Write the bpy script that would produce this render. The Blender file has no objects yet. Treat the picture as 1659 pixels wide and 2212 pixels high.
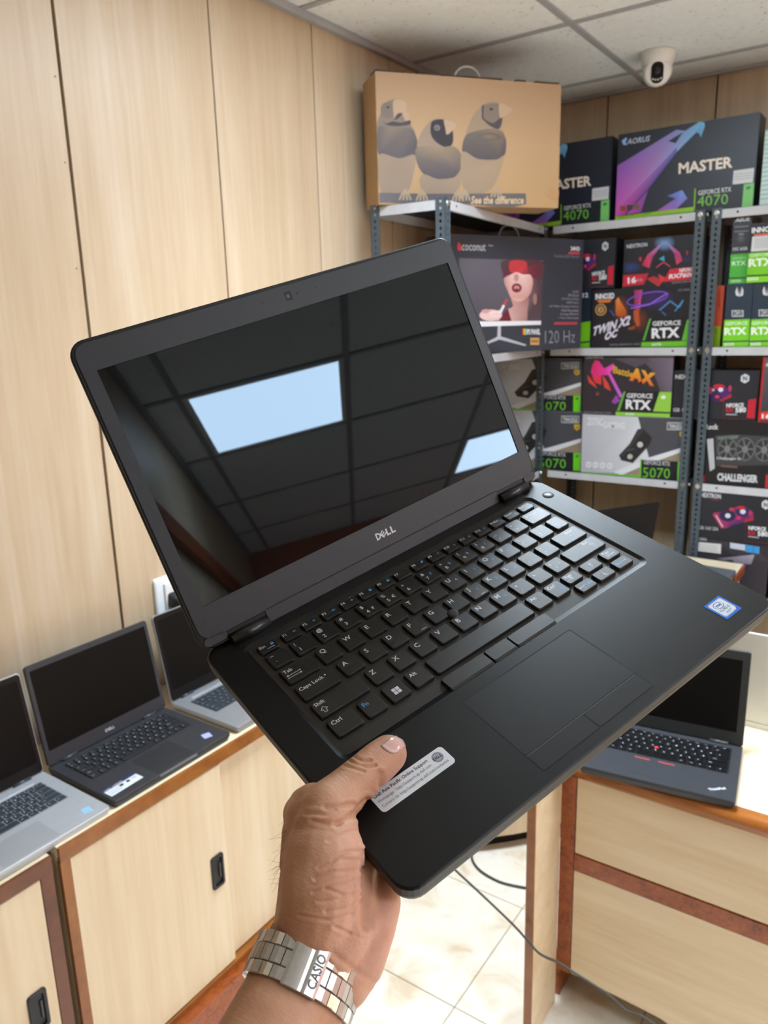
import bpy, bmesh, math, random
from mathutils import Vector, Matrix

# ------------------------------------------------------------------ camera, light, exposure
SC = bpy.context.scene
COL = SC.collection
random.seed(7)
F = 1660.0                                   # focal length in pixels of the 1659 x 2212 frame
PW, PH = 1659, 2212
EYE = Vector((0.0, 0.0, 1.66))               # camera position; the floor is z = 0
RW = Matrix(((0.821935, 0.568962, -0.026568),    # rows: image right, image down, forward
             (0.112288, -0.20759, -0.97175),
             (-0.558404, 0.795732, -0.234513)))
cd = bpy.data.cameras.new('camera')
cam = bpy.data.objects.new('camera', cd)
COL.objects.link(cam)
cd.sensor_fit = 'VERTICAL'
cd.sensor_height = 36.0
cd.sensor_width = 27.0
cd.lens = F / PH * 36.0
cd.clip_start = 0.02
cd.clip_end = 50
cd.dof.use_dof = True
cd.dof.focus_distance = 0.50
cd.dof.aperture_fstop = 15.0
m = Matrix((RW[0], -RW[1], -RW[2])).transposed().to_4x4()
m.translation = EYE
cam.matrix_world = m
SC.camera = cam

w = bpy.data.worlds.new('world')
SC.world = w
w.use_nodes = True
w.node_tree.nodes['Background'].inputs[0].default_value = (0.9, 0.95, 1.0, 1)
w.node_tree.nodes['Background'].inputs[1].default_value = 0.05
SC.view_settings.view_transform = 'Standard'
SC.view_settings.look = 'None'
SC.view_settings.exposure = 1.2
SC.view_settings.gamma = 1.0
SC.view_settings.use_curve_mapping = False
SC.cycles.max_bounces = 5
SC.cycles.diffuse_bounces = 3
SC.cycles.glossy_bounces = 2
SC.cycles.adaptive_threshold = 0.04
SC.cycles.caustics_reflective = False
SC.cycles.caustics_refractive = False
LAMP = 11.0                                   # radiance of the ceiling panels
LAMP_COLOUR = (0.75, 0.885, 1.0)
LAMP_WATTS = 8.5
LAMP_SPREAD = 112

def ray(u, v):
    return RW.transposed() @ Vector(((u - PW / 2) / F, (v - PH / 2) / F, 1.0))
def at(u, v, x=None, y=None, z=None, d=None):
    """the point seen at pixel (u, v) on the plane x=, y= or z=, or at camera depth d"""
    r = ray(u, v)
    if x is not None: s = (x - EYE.x) / r.x
    elif y is not None: s = (y - EYE.y) / r.y
    elif z is not None: s = (z - EYE.z) / r.z
    else: s = d
    return EYE + r * s

# ------------------------------------------------------------------ materials
def lin(c):
    return tuple(((x / 255.0) / 12.92 if x / 255.0 <= 0.04045 else ((x / 255.0 + 0.055) / 1.055) ** 2.4) for x in c)
MATS = {}
def pm(name, rgb, rough=0.5, metal=0.0, var=0.06, scale=40.0, bump=0.0, bscale=300.0, coat=0.0, spec=0.5, stretch=None, ior=None):
    """a principled material whose colour wanders a little with a noise texture"""
    if name in MATS: return MATS[name]
    mt = bpy.data.materials.new(name)
    mt.use_nodes = True
    nt = mt.node_tree
    b = nt.nodes['Principled BSDF']
    c = lin(rgb)
    b.inputs['Roughness'].default_value = rough
    b.inputs['Metallic'].default_value = metal
    b.inputs['Specular IOR Level'].default_value = spec
    b.inputs['Coat Weight'].default_value = coat
    if ior: b.inputs['IOR'].default_value = ior
    tc = nt.nodes.new('ShaderNodeTexCoord')
    mp = nt.nodes.new('ShaderNodeMapping')
    if stretch: mp.inputs['Scale'].default_value = stretch
    nt.links.new(tc.outputs['Object'], mp.inputs['Vector'])
    n = nt.nodes.new('ShaderNodeTexNoise')
    n.inputs['Scale'].default_value = scale
    n.inputs['Detail'].default_value = 4
    nt.links.new(mp.outputs[0], n.inputs['Vector'])
    rp = nt.nodes.new('ShaderNodeValToRGB')
    rp.color_ramp.elements[0].position = 0.3
    rp.color_ramp.elements[1].position = 0.7
    rp.color_ramp.elements[0].color = tuple(x * (1 - var) for x in c) + (1,)
    rp.color_ramp.elements[1].color = tuple(min(1, x * (1 + var)) for x in c) + (1,)
    nt.links.new(n.outputs['Fac'], rp.inputs[0])
    nt.links.new(rp.outputs[0], b.inputs['Base Color'])
    if bump:
        n2 = nt.nodes.new('ShaderNodeTexNoise')
        n2.inputs['Scale'].default_value = bscale
        n2.inputs['Detail'].default_value = 3
        nt.links.new(mp.outputs[0], n2.inputs['Vector'])
        bp = nt.nodes.new('ShaderNodeBump')
        bp.inputs['Strength'].default_value = bump
        bp.inputs['Distance'].default_value = 0.001
        nt.links.new(n2.outputs['Fac'], bp.inputs['Height'])
        nt.links.new(bp.outputs[0], b.inputs['Normal'])
    MATS[name] = mt
    return mt

def ramp(nt, fac, stops):
    rp = nt.nodes.new('ShaderNodeValToRGB')
    while len(rp.color_ramp.elements) < len(stops): rp.color_ramp.elements.new(0.5)
    for e, (p, c) in zip(rp.color_ramp.elements, stops):
        e.position = p
        e.color = lin(c) + (1,)
    nt.links.new(fac, rp.inputs[0])
    return rp.outputs[0]

def wood(name, stops, scale, rough=0.4, fine=0.35, coat=0.0, rand=True):
    """laminate with grain: noise stretched along the grain axis by scale = (x, y, z)"""
    if name in MATS: return MATS[name]
    mt = bpy.data.materials.new(name)
    mt.use_nodes = True
    nt = mt.node_tree
    b = nt.nodes['Principled BSDF']
    b.inputs['Roughness'].default_value = rough
    b.inputs['Coat Weight'].default_value = coat
    b.inputs['Coat Roughness'].default_value = 0.15
    tc = nt.nodes.new('ShaderNodeTexCoord')
    oi = nt.nodes.new('ShaderNodeObjectInfo')
    ad = nt.nodes.new('ShaderNodeVectorMath')
    ad.operation = 'ADD'
    sc_ = nt.nodes.new('ShaderNodeVectorMath')
    sc_.operation = 'SCALE'
    cb = nt.nodes.new('ShaderNodeCombineXYZ')
    for i in range(3): nt.links.new(oi.outputs['Random'], cb.inputs[i])
    nt.links.new(cb.outputs[0], sc_.inputs[0])
    sc_.inputs['Scale'].default_value = 7.0 if rand else 0.0
    nt.links.new(tc.outputs['Object'], ad.inputs[0])
    nt.links.new(sc_.outputs[0], ad.inputs[1])
    mp = nt.nodes.new('ShaderNodeMapping')
    mp.inputs['Scale'].default_value = scale
    nt.links.new(ad.outputs[0], mp.inputs['Vector'])
    n1 = nt.nodes.new('ShaderNodeTexNoise')
    n1.inputs['Scale'].default_value = 1.0
    n1.inputs['Detail'].default_value = 5
    n1.inputs['Distortion'].default_value = 0.6
    nt.links.new(mp.outputs[0], n1.inputs['Vector'])
    n2 = nt.nodes.new('ShaderNodeTexNoise')
    n2.inputs['Scale'].default_value = 5.0
    n2.inputs['Detail'].default_value = 6
    nt.links.new(mp.outputs[0], n2.inputs['Vector'])
    mx = nt.nodes.new('ShaderNodeMix')
    mx.inputs[0].default_value = fine
    nt.links.new(n1.outputs['Fac'], mx.inputs[2])
    nt.links.new(n2.outputs['Fac'], mx.inputs[3])
    nt.links.new(ramp(nt, mx.outputs[0], stops), b.inputs['Base Color'])
    MATS[name] = mt
    return mt

BEIGE = [(0.32, (187, 161, 131)), (0.5, (198, 174, 145)), (0.68, (209, 189, 164))]
M_WALL = wood('maple_laminate_upright', BEIGE, (16, 16, 0.9), rough=0.45)
M_DOORW = wood('maple_laminate_door', [(0.32, (210, 184, 148)), (0.5, (221, 197, 163)), (0.68, (229, 209, 179))], (14, 14, 0.8), rough=0.38)
M_DRAWER = wood('maple_laminate_flat_grain', [(0.3, (206, 178, 140)), (0.5, (218, 193, 158)), (0.7, (228, 206, 174))], (1.2, 14, 16), rough=0.4)
M_TOP = wood('pale_maple_worktop', [(0.3, (226, 203, 165)), (0.5, (236, 217, 184)), (0.7, (243, 228, 200))], (7, 1.2, 7), rough=0.3)
M_BROWN = wood('varnished_brown_edging', [(0.3, (118, 64, 16)), (0.5, (142, 82, 24)), (0.7, (160, 98, 34))], (9, 9, 9), rough=0.32, coat=0.3)
M_BURL = wood('red_brown_burl', [(0.3, (92, 36, 8)), (0.48, (142, 66, 22)), (0.7, (168, 88, 36))], (26, 26, 26), rough=0.3, fine=0.55, coat=0.2)
M_NOSE = wood('varnished_worktop_nose', [(0.3, (140, 76, 26)), (0.5, (164, 94, 36)), (0.7, (184, 112, 50))], (1.5, 30, 30), rough=0.25, coat=0.5)
M_DARKGAP = pm('dark_gap', (24, 19, 15), 0.9)
M_TBAR = pm('grey_ceiling_grid', (172, 173, 176), 0.45, var=0.04)
M_WHITE = pm('white_plastic', (232, 230, 226), 0.4, var=0.02)
M_PLATE = pm('white_switch_plate', (228, 233, 236), 0.35, var=0.02)
M_BLACKP = pm('black_plastic', (20, 20, 22), 0.42, var=0.1)
M_RUBBER = pm('black_rubber', (18, 18, 19), 0.6)
M_STEEL = pm('galvanised_shelf', (196, 196, 200), 0.42, metal=0.0, var=0.05, scale=25)
M_POST = pm('grey_slotted_angle', (74, 84, 92), 0.42, var=0.1, scale=30)
M_BOLT = pm('zinc_bolt', (214, 214, 210), 0.25, metal=0.9)
M_CABLE = pm('grey_cable', (60, 56, 50), 0.55)

# ------------------------------------------------------------------ mesh helpers
class MB:
    """collects shapes and links them as ONE mesh object"""
    def __init__(s, k=1.0):
        s.v = []; s.f = []; s.mi = []; s.k = k; s.sm = []
    def add(s, vs, fs, mi=0, smooth=False):
        o = len(s.v)
        s.v += [Vector(p) * s.k for p in vs]
        for f in fs:
            s.f.append([o + i for i in f]); s.mi.append(mi); s.sm.append(smooth)
        return s
    def box(s, a, b, mi=0):
        x0, y0, z0 = a; x1, y1, z1 = b
        return s.add([(x0,y0,z0),(x1,y0,z0),(x1,y1,z0),(x0,y1,z0),(x0,y0,z1),(x1,y0,z1),(x1,y1,z1),(x0,y1,z1)],
                     [(0,3,2,1),(4,5,6,7),(0,1,5,4),(1,2,6,5),(2,3,7,6),(3,0,4,7)], mi)
    def bbox(s, a, b, r=0.002, mi=0):
        """box with chamfered edges"""
        bm = bmesh.new()
        bmesh.ops.create_cube(bm, size=1)
        for v in bm.verts:
            v.co = Vector(((a[i] + b[i]) / 2 + v.co[i] * (b[i] - a[i]) for i in range(3)))
        bmesh.ops.bevel(bm, geom=bm.edges[:], offset=r, segments=2, affect='EDGES', profile=0.6)
        bm.verts.index_update()
        s.add([v.co.copy() for v in bm.verts], [[v.index for v in f.verts] for f in bm.faces], mi)
        bm.free()
        return s
    def loft(s, rings, mi=0, cap0=True, cap1=True, smooth=False):
        n = len(rings[0]); vs = [p for r in rings for p in r]; fs = []
        for k in range(len(rings) - 1):
            for i in range(n):
                j = (i + 1) % n
                fs.append((k*n+i, k*n+j, (k+1)*n+j, (k+1)*n+i))
        s.add(vs, fs, mi, smooth)
        o = len(s.v) - len(vs)
        if cap0: s.f.append([o + i for i in range(n)][::-1]); s.mi.append(mi); s.sm.append(False)
        if cap1: s.f.append([o + (len(rings)-1)*n + i for i in range(n)]); s.mi.append(mi); s.sm.append(False)
        return s
    def prism(s, poly, z0, z1, mi=0):
        return s.loft([[(x, y, z0) for x, y in poly], [(x, y, z1) for x, y in poly]], mi)
    def cyl(s, c, r, h, axis='z', n=16, mi=0, r2=None, smooth=True):
        r2 = r if r2 is None else r2
        def pt(a, rr, t):
            x, y = math.cos(a) * rr, math.sin(a) * rr
            return {'z': (c[0]+x, c[1]+y, c[2]+t), 'y': (c[0]+x, c[1]+t, c[2]-y), 'x': (c[0]+t, c[1]+x, c[2]+y)}[axis]
        return s.loft([[pt(2*math.pi*i/n, rr, t) for i in range(n)] for rr, t in ((r, 0), (r2, h))], mi, smooth=smooth)
    def tube(s, path, r, n=8, mi=0, closed=False):
        path = [Vector(p) for p in path]; rings = []
        up = Vector((0, 0, 1))
        for i, p in enumerate(path):
            t = (path[min(i+1, len(path)-1)] - path[max(i-1, 0)]).normalized()
            a = t.cross(up)
            if a.length < 0.05: a = t.cross(Vector((1, 0, 0)))
            a.normalize(); b = t.cross(a)
            rr = r[i] if isinstance(r, (list, tuple)) else r
            rings.append([p + a*math.cos(2*math.pi*k/n)*rr + b*math.sin(2*math.pi*k/n)*rr for k in range(n)])
        return s.loft(rings, mi, smooth=True)
    def lathe(s, prof, c=(0,0,0), n=24, mi=0, M=None):
        M = M or Matrix()
        rings = [[M @ Vector((math.cos(2*math.pi*i/n)*r, math.sin(2*math.pi*i/n)*r, z)) + Vector(c) for i in range(n)] for r, z in prof]
        return s.loft(rings, mi, smooth=True)
    def build(s, name, mats, parent=None, kind=None, M=None):
        me = bpy.data.meshes.new(name)
        me.from_pydata([tuple(v) for v in s.v], [], s.f)
        if not isinstance(mats, (list, tuple)): mats = [mats]
        for q in mats: me.materials.append(q)
        me.polygons.foreach_set('material_index', s.mi)
        me.polygons.foreach_set('use_smooth', s.sm)
        me.validate(); me.update()
        return link(name, me, parent, kind, M)
def link(name, data, parent=None, kind=None, M=None):
    o = bpy.data.objects.new(name, data)
    COL.objects.link(o)
    if parent: o.parent = parent
    if M is not None: o.matrix_local = M
    if kind: o['kind'] = kind
    return o
def empty(name, M=None, loc=None):
    o = bpy.data.objects.new(name, None)
    o.empty_display_size = 0.05
    COL.objects.link(o)
    if M is not None: o.matrix_world = M
    if loc is not None: o.location = loc
    return o
def tag(o, label, cat, group=None):
    o['label'] = label; o['category'] = cat
    if group: o['group'] = group
    return o
def struct(o):
    o['kind'] = 'structure'
    return o
def rr(x0, y0, x1, y1, r, seg=4):
    """rounded rectangle outline, counter-clockwise"""
    r = max(1e-6, min(r, (x1-x0)/2 - 1e-6, (y1-y0)/2 - 1e-6)); out = []
    for cx, cy, a0 in ((x1-r, y0+r, -90), (x1-r, y1-r, 0), (x0+r, y1-r, 90), (x0+r, y0+r, 180)):
        for k in range(seg + 1):
            a = math.radians(a0 + 90 * k / seg)
            out.append((cx + r * math.cos(a), cy + r * math.sin(a)))
    return out
def ring(poly, z): return [(x, y, z) for x, y in poly]
def lerp(a, b, t): return tuple(p + (q - p) * t for p, q in zip(a, b))

# ------------------------------------------------------------------ lettering and flat print
_TXT = {}
def glyphs(txt, bold=0.0, shear=0.0, space=1.0):
    """the filled outline of a word in Blender's own font, scaled to the unit square"""
    key = (txt, bold, shear, space)
    if key not in _TXT:
        cu = bpy.data.curves.new('t', 'FONT')
        cu.body = txt; cu.resolution_u = 2; cu.offset = bold; cu.shear = shear; cu.space_character = space
        cu.fill_mode = 'FRONT' if hasattr(cu, 'fill_mode') else None
        ob = bpy.data.objects.new('t', cu)
        COL.objects.link(ob)
        me = bpy.data.meshes.new_from_object(ob)
        vs = [(v.co.x, v.co.y) for v in me.vertices]
        fs = [tuple(p.vertices) for p in me.polygons]
        bpy.data.objects.remove(ob); bpy.data.curves.remove(cu); bpy.data.meshes.remove(me)
        xs = [p[0] for p in vs]; ys = [p[1] for p in vs]
        x0, x1, y0, y1 = min(xs), max(xs), min(ys), max(ys)
        vs = [((x-x0)/max(1e-6, x1-x0), (y-y0)/max(1e-6, y1-y0)) for x, y in vs]
        _TXT[key] = (vs, fs, (x1-x0), (y1-y0))
    return _TXT[key]

def solve_h(src, dst):
    """homography taking the 4 points src to dst"""
    A = []; B = []
    for (x, y), (u, v) in zip(src, dst):
        A.append([x, y, 1, 0, 0, 0, -u*x, -u*y]); B.append(u)
        A.append([0, 0, 0, x, y, 1, -v*x, -v*y]); B.append(v)
    n = 8; Mx = [r + [b] for r, b in zip(A, B)]
    for i in range(n):
        p = max(range(i, n), key=lambda k: abs(Mx[k][i])); Mx[i], Mx[p] = Mx[p], Mx[i]
        for k in range(n):
            if k != i:
                f = Mx[k][i] / Mx[i][i]
                Mx[k] = [a - f*b for a, b in zip(Mx[k], Mx[i])]
    h = [Mx[i][n] / Mx[i][i] for i in range(n)] + [1.0]
    return lambda x, y: ((h[0]*x+h[1]*y+h[2]) / (h[6]*x+h[7]*y+h[8]), (h[3]*x+h[4]*y+h[5]) / (h[6]*x+h[7]*y+h[8]))

def print_mat(rough=0.4):
    key = 'printed_ink_%d' % int(rough * 100)
    if key in MATS: return MATS[key]
    mt = bpy.data.materials.new(key); mt.use_nodes = True
    nt = mt.node_tree; b = nt.nodes['Principled BSDF']
    a = nt.nodes.new('ShaderNodeVertexColor'); a.layer_name = 'ink'
    nt.links.new(a.outputs['Color'], b.inputs['Base Color'])
    b.inputs['Roughness'].default_value = rough
    MATS[key] = mt
    return mt

class Print:
    """flat ink on a face; the artwork is drawn in sheet coordinates (x right, y down) whose
    corners TL, TR, BR, BL land on the corners of a w x h face; origin of the face: lower left"""
    def __init__(s, quad, w, h, step=0.00005, off=0.0004):
        s.H = solve_h(quad, [(0, h), (w, h), (w, 0), (0, 0)])
        s.w, s.h = w, h; s.v = []; s.f = []; s.c = []; s.n = 0; s.step = step; s.off = off
    def poly(s, pts, col, clip=True):
        """col: one sRGB colour or one per point"""
        z = s.off + s.step * s.n; s.n += 1
        o = len(s.v)
        for p in pts:
            u, v = s.H(*p)
            if clip: u = min(max(u, 0), s.w); v = min(max(v, 0), s.h)
            s.v.append((u, v, z))
        s.f.append(list(range(o, o + len(pts))))
        s.c += [lin(k) for k in (col if isinstance(col[0], (tuple, list)) else [col] * len(pts))]
        return s
    def blob(s, pts, col, n=4):
        """a patch with a smooth closed outline through the points"""
        cs = [tuple(k) for k in col] if isinstance(col[0], (tuple, list)) else [tuple(col)] * len(pts)
        out, oc = [], []; L_ = len(pts)
        for i in range(L_):
            p0, p1, p2, p3 = pts[i-1], pts[i], pts[(i+1) % L_], pts[(i+2) % L_]
            for k in range(n):
                t = k / n
                out.append(tuple(0.5*(2*b + (c-a)*t + (2*a-5*b+4*c-d)*t*t + (3*b-a-3*c+d)*t**3) for a, b, c, d in zip(p0, p1, p2, p3)))
                oc.append(lerp(cs[i], cs[(i+1) % L_], t))
        return s.poly(out, oc)
    def rect(s, x0, y0, x1, y1, col): return s.poly([(x0,y0),(x1,y0),(x1,y1),(x0,y1)], col)
    def ell(s, x, y, a, b, col, n=20, rot=0.0, a0=0, a1=360, edge=None):
        """ellipse; with edge, colour runs from col in the centre to edge"""
        c, q = math.cos(rot), math.sin(rot); pts = []
        full = abs(a1 - a0) >= 360
        for i in range(n if full else n + 1):
            t = math.radians(a0 + (a1 - a0) * i / n)
            e, g = a*math.cos(t), b*math.sin(t)
            pts.append((x + e*c - g*q, y + e*q + g*c))
        if edge is None: return s.poly(pts, col)
        z = s.off + s.step * s.n; s.n += 1; o = len(s.v)
        for p in [(x, y)] + pts:
            u, v = s.H(*p); s.v.append((min(max(u, 0), s.w), min(max(v, 0), s.h), z))
        s.c += [lin(col)] + [lin(edge)] * len(pts)
        for i in range(len(pts)): s.f.append([o, o + 1 + i, o + 1 + (i + 1) % len(pts)])
        return s
    def line(s, pts, wd, col):
        for (x0, y0), (x1, y1) in zip(pts[:-1], pts[1:]):
            l = math.hypot(x1-x0, y1-y0) or 1; nx, ny = -(y1-y0)/l*wd/2, (x1-x0)/l*wd/2
            s.poly([(x0+nx,y0+ny),(x1+nx,y1+ny),(x1-nx,y1-ny),(x0-nx,y0-ny)], col); s.n -= 1
        s.n += 1
        return s
    def text(s, txt, x0, y0, x1, y1, h, col, bold=0.0, shear=0.0, h1=None, space=1.0, col2=None):
        """a word on the baseline (x0,y0)-(x1,y1), h tall, stretched to fit"""
        vs, fs, _, _ = glyphs(txt, bold, shear, space)
        h1 = h if h1 is None else h1
        z = s.off + s.step * s.n; s.n += 1; o = len(s.v)
        for a, b in vs:
            x = x0 + (x1-x0)*a; y = y0 + (y1-y0)*a - (h + (h1-h)*a)*b
            u, v = s.H(x, y); s.v.append((min(max(u, 0), s.w), min(max(v, 0), s.h), z))
            s.c.append(lin(lerp(col2, col, b) if col2 else col))
        s.f += [[o + i for i in f] for f in fs]
        return s
    def build(s, name, parent, M=None, rough=0.4):
        me = bpy.data.meshes.new(name)
        me.from_pydata(s.v, [], s.f)
        at_ = me.color_attributes.new('ink', 'FLOAT_COLOR', 'POINT')
        for i, c in enumerate(s.c): at_.data[i].color = (*c, 1)
        # every ink patch faces outwards
        bm = bmesh.new(); bm.from_mesh(me)
        for f in bm.faces:
            f.normal_update()
            if f.normal.z < 0: f.normal_flip()
        bm.to_mesh(me); bm.free()
        me.materials.append(print_mat(rough))
        me.update()
        return link(name, me, parent, None, M)
UP = Matrix(((1,0,0,0),(0,0,-1,0),(0,1,0,0),(0,0,0,1)))     # face plane (x, z) looking towards -y

# ------------------------------------------------------------------ the room
XL, YB, ZC = -1.66, 3.46, 2.584               # left wall, back wall, ceiling
XR, YF = 4.4, -0.05                           # far right wall, wall beside the camera
YN, XN = -1.25, 1.0                           # the nook the photographer stands in

def floor_material():
    mt = bpy.data.materials.new('cream_marble_tile'); mt.use_nodes = True
    nt = mt.node_tree; b = nt.nodes['Principled BSDF']
    b.inputs['Roughness'].default_value = 0.28
    tc = nt.nodes.new('ShaderNodeTexCoord'); oi = nt.nodes.new('ShaderNodeObjectInfo')
    ad = nt.nodes.new('ShaderNodeVectorMath'); ad.operation = 'ADD'
    nt.links.new(tc.outputs['Object'], ad.inputs[0]); nt.links.new(oi.outputs['Location'], ad.inputs[1])
    n = nt.nodes.new('ShaderNodeTexNoise'); n.inputs['Scale'].default_value = 9; n.inputs['Detail'].default_value = 7
    n.inputs['Distortion'].default_value = 0.8
    nt.links.new(ad.outputs[0], n.inputs['Vector'])
    nt.links.new(ramp(nt, n.outputs['Fac'], [(0.28, (214, 194, 168)), (0.42, (232, 221, 204)), (0.58, (238, 231, 220)), (0.78, (224, 207, 184))]), b.inputs['Base Color'])
    return mt
M_TILE = floor_material()
M_GROUT = pm('brown_grout', (168, 150, 122), 0.85)
b = MB(); b.box((XL - 0.1, YN - 0.1, -0.1), (XR + 0.1, YB + 0.1, -0.002))
floor = struct(b.build('floor', M_GROUT))
b = MB(); b.loft([ring(rr(-0.1985, -0.1985, 0.1985, 0.1985, 0.002, 2), -0.009), ring(rr(-0.1985, -0.1985, 0.1985, 0.1985, 0.002, 2), -0.0006), ring(rr(-0.1975, -0.1975, 0.1975, 0.1975, 0.002, 2), 0)])
t0 = b.build('tile', M_TILE, floor)
for i in range(-2, 13):
    for j in range(-6, 5):
        x = -0.79 + 0.4 * i + 0.2; y = 1.374 + 0.4 * j + 0.2
        if y < -0.3 and x > 1.2: continue
        o = t0 if (i, j) == (-2, -6) else link('tile', t0.data, floor)
        o.location = (x, y, 0)

def panel_wall(name, axis, pos, sgn, edges, gaps, z0, z1):
    """laminated wall: boards between open joints in front of a dark backing"""
    b = MB()
    lo, hi = edges[0], edges[-1]
    if axis == 'x': b.box((min(pos + sgn*0.012, pos + sgn*0.06), lo, z0), (max(pos + sgn*0.012, pos + sgn*0.06), hi, z1))
    else: b.box((lo, min(pos + sgn*0.012, pos + sgn*0.06), z0), (hi, max(pos + sgn*0.012, pos + sgn*0.06), z1))
    w_ = struct(b.build(name, M_DARKGAP))
    for k, (a, c) in enumerate(zip(edges[:-1], edges[1:])):
        a2, c2 = a + gaps[k] / 2, c - gaps[k + 1] / 2
        b = MB()
        h = 0.012
        if axis == 'x': b.bbox((-h/2, -(c2-a2)/2, -(z1-z0)/2), (h/2, (c2-a2)/2, (z1-z0)/2), 0.0012)
        else: b.bbox((-(c2-a2)/2, -h/2, -(z1-z0)/2), ((c2-a2)/2, h/2, (z1-z0)/2), 0.0012)
        o = b.build('panel', M_WALL, w_)
        o.location = (pos + sgn*h/2, (a2+c2)/2, (z0+z1)/2) if axis == 'x' else ((a2+c2)/2, pos + sgn*h/2, (z0+z1)/2)
    return w_
ge = [-1.25, -0.65, -0.19, 0.26, 0.70, 1.156, 1.622, 2.049, 2.471, 2.90, 3.33, 3.46]
wall_left = panel_wall('wall_left', 'x', XL, -1, ge, [0.004] * 5 + [0.008, 0.005, 0.005, 0.005, 0.004, 0.004, 0.0], 0, ZC + 0.02)
ge = [-1.66, -1.222, -0.79, -0.355, 0.08, 0.515, 0.95, 1.385, 1.82, 2.255, 2.69, 3.125, 3.56, 4.0, 4.4]
wall_back = panel_wall('wall_back', 'y', YB, 1, ge, [0.006] * len(ge), 0, ZC + 0.02)
M_PLAIN = wood('rose_beige_far_wall', [(0.3, (206, 126, 96)), (0.5, (216, 140, 110)), (0.7, (224, 154, 124))], (12, 12, 0.8), rough=0.5)
for nm, a, c, mt in (('wall_right', (XR, YF - 0.06, 0), (XR + 0.06, YB + 0.06, ZC + 0.02), M_PLAIN),
                     ('wall_front', (XN, YF - 0.06, 0), (XR, YF, ZC + 0.02), M_WALL),
                     ('wall_nook', (XN, YN, 0), (XN + 0.06, YF - 0.06, ZC + 0.02), M_WALL),
                     ('wall_near', (XL - 0.06, YN - 0.06, 0), (XN + 0.06, YN, ZC + 0.02), M_WALL)):
    b = MB(); b.box(a, c); struct(b.build(nm, mt))
b = MB(); b.bbox((XN, YF, 2.08), (XR, YF + 0.03, 2.16), 0.004)
struct(b.build('trim_1', M_BURL))
# wall screws beside the wide joint
for u, v in ((119, 165), (140, 351), (165, 580)):
    b = MB(); p = at(u, v, x=XL); b.cyl((XL - 0.0005, p.y, p.z), 0.0022, 0.0012, 'x', 8)
    b.build('screw_head', pm('dull_screw', (120, 100, 84), 0.5, metal=0.4), wall_left)

# ceiling: tiles laid in a T-bar grid, three of them light panels, two more added for fill
gx = [-1.66, -1.05, -0.375, 0.30, 0.975, 1.65, 2.325, 3.08, 3.78, 4.4]
gy = [-1.25, -0.54, 0.09, 0.715, 1.36, 1.98, 2.605, 3.24, 3.46]
LIGHTS = {(5, 2), (7, 4), (1, 4), (4, 4), (8, 5)}  # the last two are added out of view to raise the fill light
def ceiling_material():
    mt = bpy.data.materials.new('mineral_fibre_tile'); mt.use_nodes = True
    nt = mt.node_tree; b = nt.nodes['Principled BSDF']; b.inputs['Roughness'].default_value = 0.9
    tc = nt.nodes.new('ShaderNodeTexCoord'); oi = nt.nodes.new('ShaderNodeObjectInfo')
    ad = nt.nodes.new('ShaderNodeVectorMath'); ad.operation = 'ADD'
    nt.links.new(tc.outputs['Object'], ad.inputs[0]); nt.links.new(oi.outputs['Location'], ad.inputs[1])
    vo = nt.nodes.new('ShaderNodeTexVoronoi'); vo.inputs['Scale'].default_value = 42
    nt.links.new(ad.outputs[0], vo.inputs['Vector'])
    n = nt.nodes.new('ShaderNodeTexNoise'); n.inputs['Scale'].default_value = 14
    nt.links.new(ad.outputs[0], n.inputs['Vector'])
    mu = nt.nodes.new('ShaderNodeMath'); mu.operation = 'MULTIPLY'
    nt.links.new(vo.outputs['Distance'], mu.inputs[0]); nt.links.new(n.outputs['Fac'], mu.inputs[1])
    nt.links.new(ramp(nt, mu.outputs[0], [(0.035, (180, 178, 174)), (0.07, (240, 241, 241)), (0.5, (246, 247, 248))]), b.inputs['Base Color'])
    bp = nt.nodes.new('ShaderNodeBump'); bp.inputs['Strength'].default_value = 0.3; bp.inputs['Distance'].default_value = 0.002
    nt.links.new(mu.outputs[0], bp.inputs['Height']); nt.links.new(bp.outputs[0], b.inputs['Normal'])
    return mt
M_CEIL = ceiling_material()
b = MB(); b.box((XL - 0.1, YN - 0.1, ZC + 0.03), (XR + 0.1, YB + 0.1, ZC + 0.08))
ceiling = struct(b.build('ceiling', pm('ceiling_void', (60, 58, 56), 0.9)))
for i in range(len(gx) - 1):
    for j in range(len(gy) - 1):
        if (i, j) in LIGHTS: continue
        y0 = max(gy[j], YF) if gx[i] >= XN else gy[j]
        if y0 >= gy[j+1]: continue
        hx, hy = (gx[i+1]-gx[i])/2, (gy[j+1]-y0)/2
        b = MB(); b.box((-hx, -hy, 0), (hx, hy, 0.015))
        o = b.build('tile', M_CEIL, ceiling)
        o.location = (gx[i]+hx, y0+hy, ZC)
for k, x in enumerate(gx[1:-1]):
    b = MB(); b.bbox((x-0.012, YN if x < XN else YF, ZC-0.006), (x+0.012, YB, ZC+0.001), 0.0015)
    b.build('t_bar', M_TBAR, ceiling)
for y in gy[1:-1]:
    for i in range(len(gx) - 1):
        if y < 0 and gx[i] >= XN: continue
        b = MB(); b.bbox((gx[i]+(0.012 if i else 0), y-0.012, ZC-0.005), (gx[i+1]-0.012, y+0.012, ZC+0.001), 0.0015)
        b.build('t_bar', M_TBAR, ceiling)
for nm, a, c in (('trim_2', (XL, YN, ZC-0.022), (XL+0.022, YB, ZC)), ('trim_3', (XL, YB-0.022, ZC-0.012), (XR, YB, ZC)), ('trim_4', (XN, YF, ZC-0.02), (XR, YF+0.02, ZC))):
    b = MB(); b.bbox(a, c, 0.002); struct(b.build(nm, M_TBAR))
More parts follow.
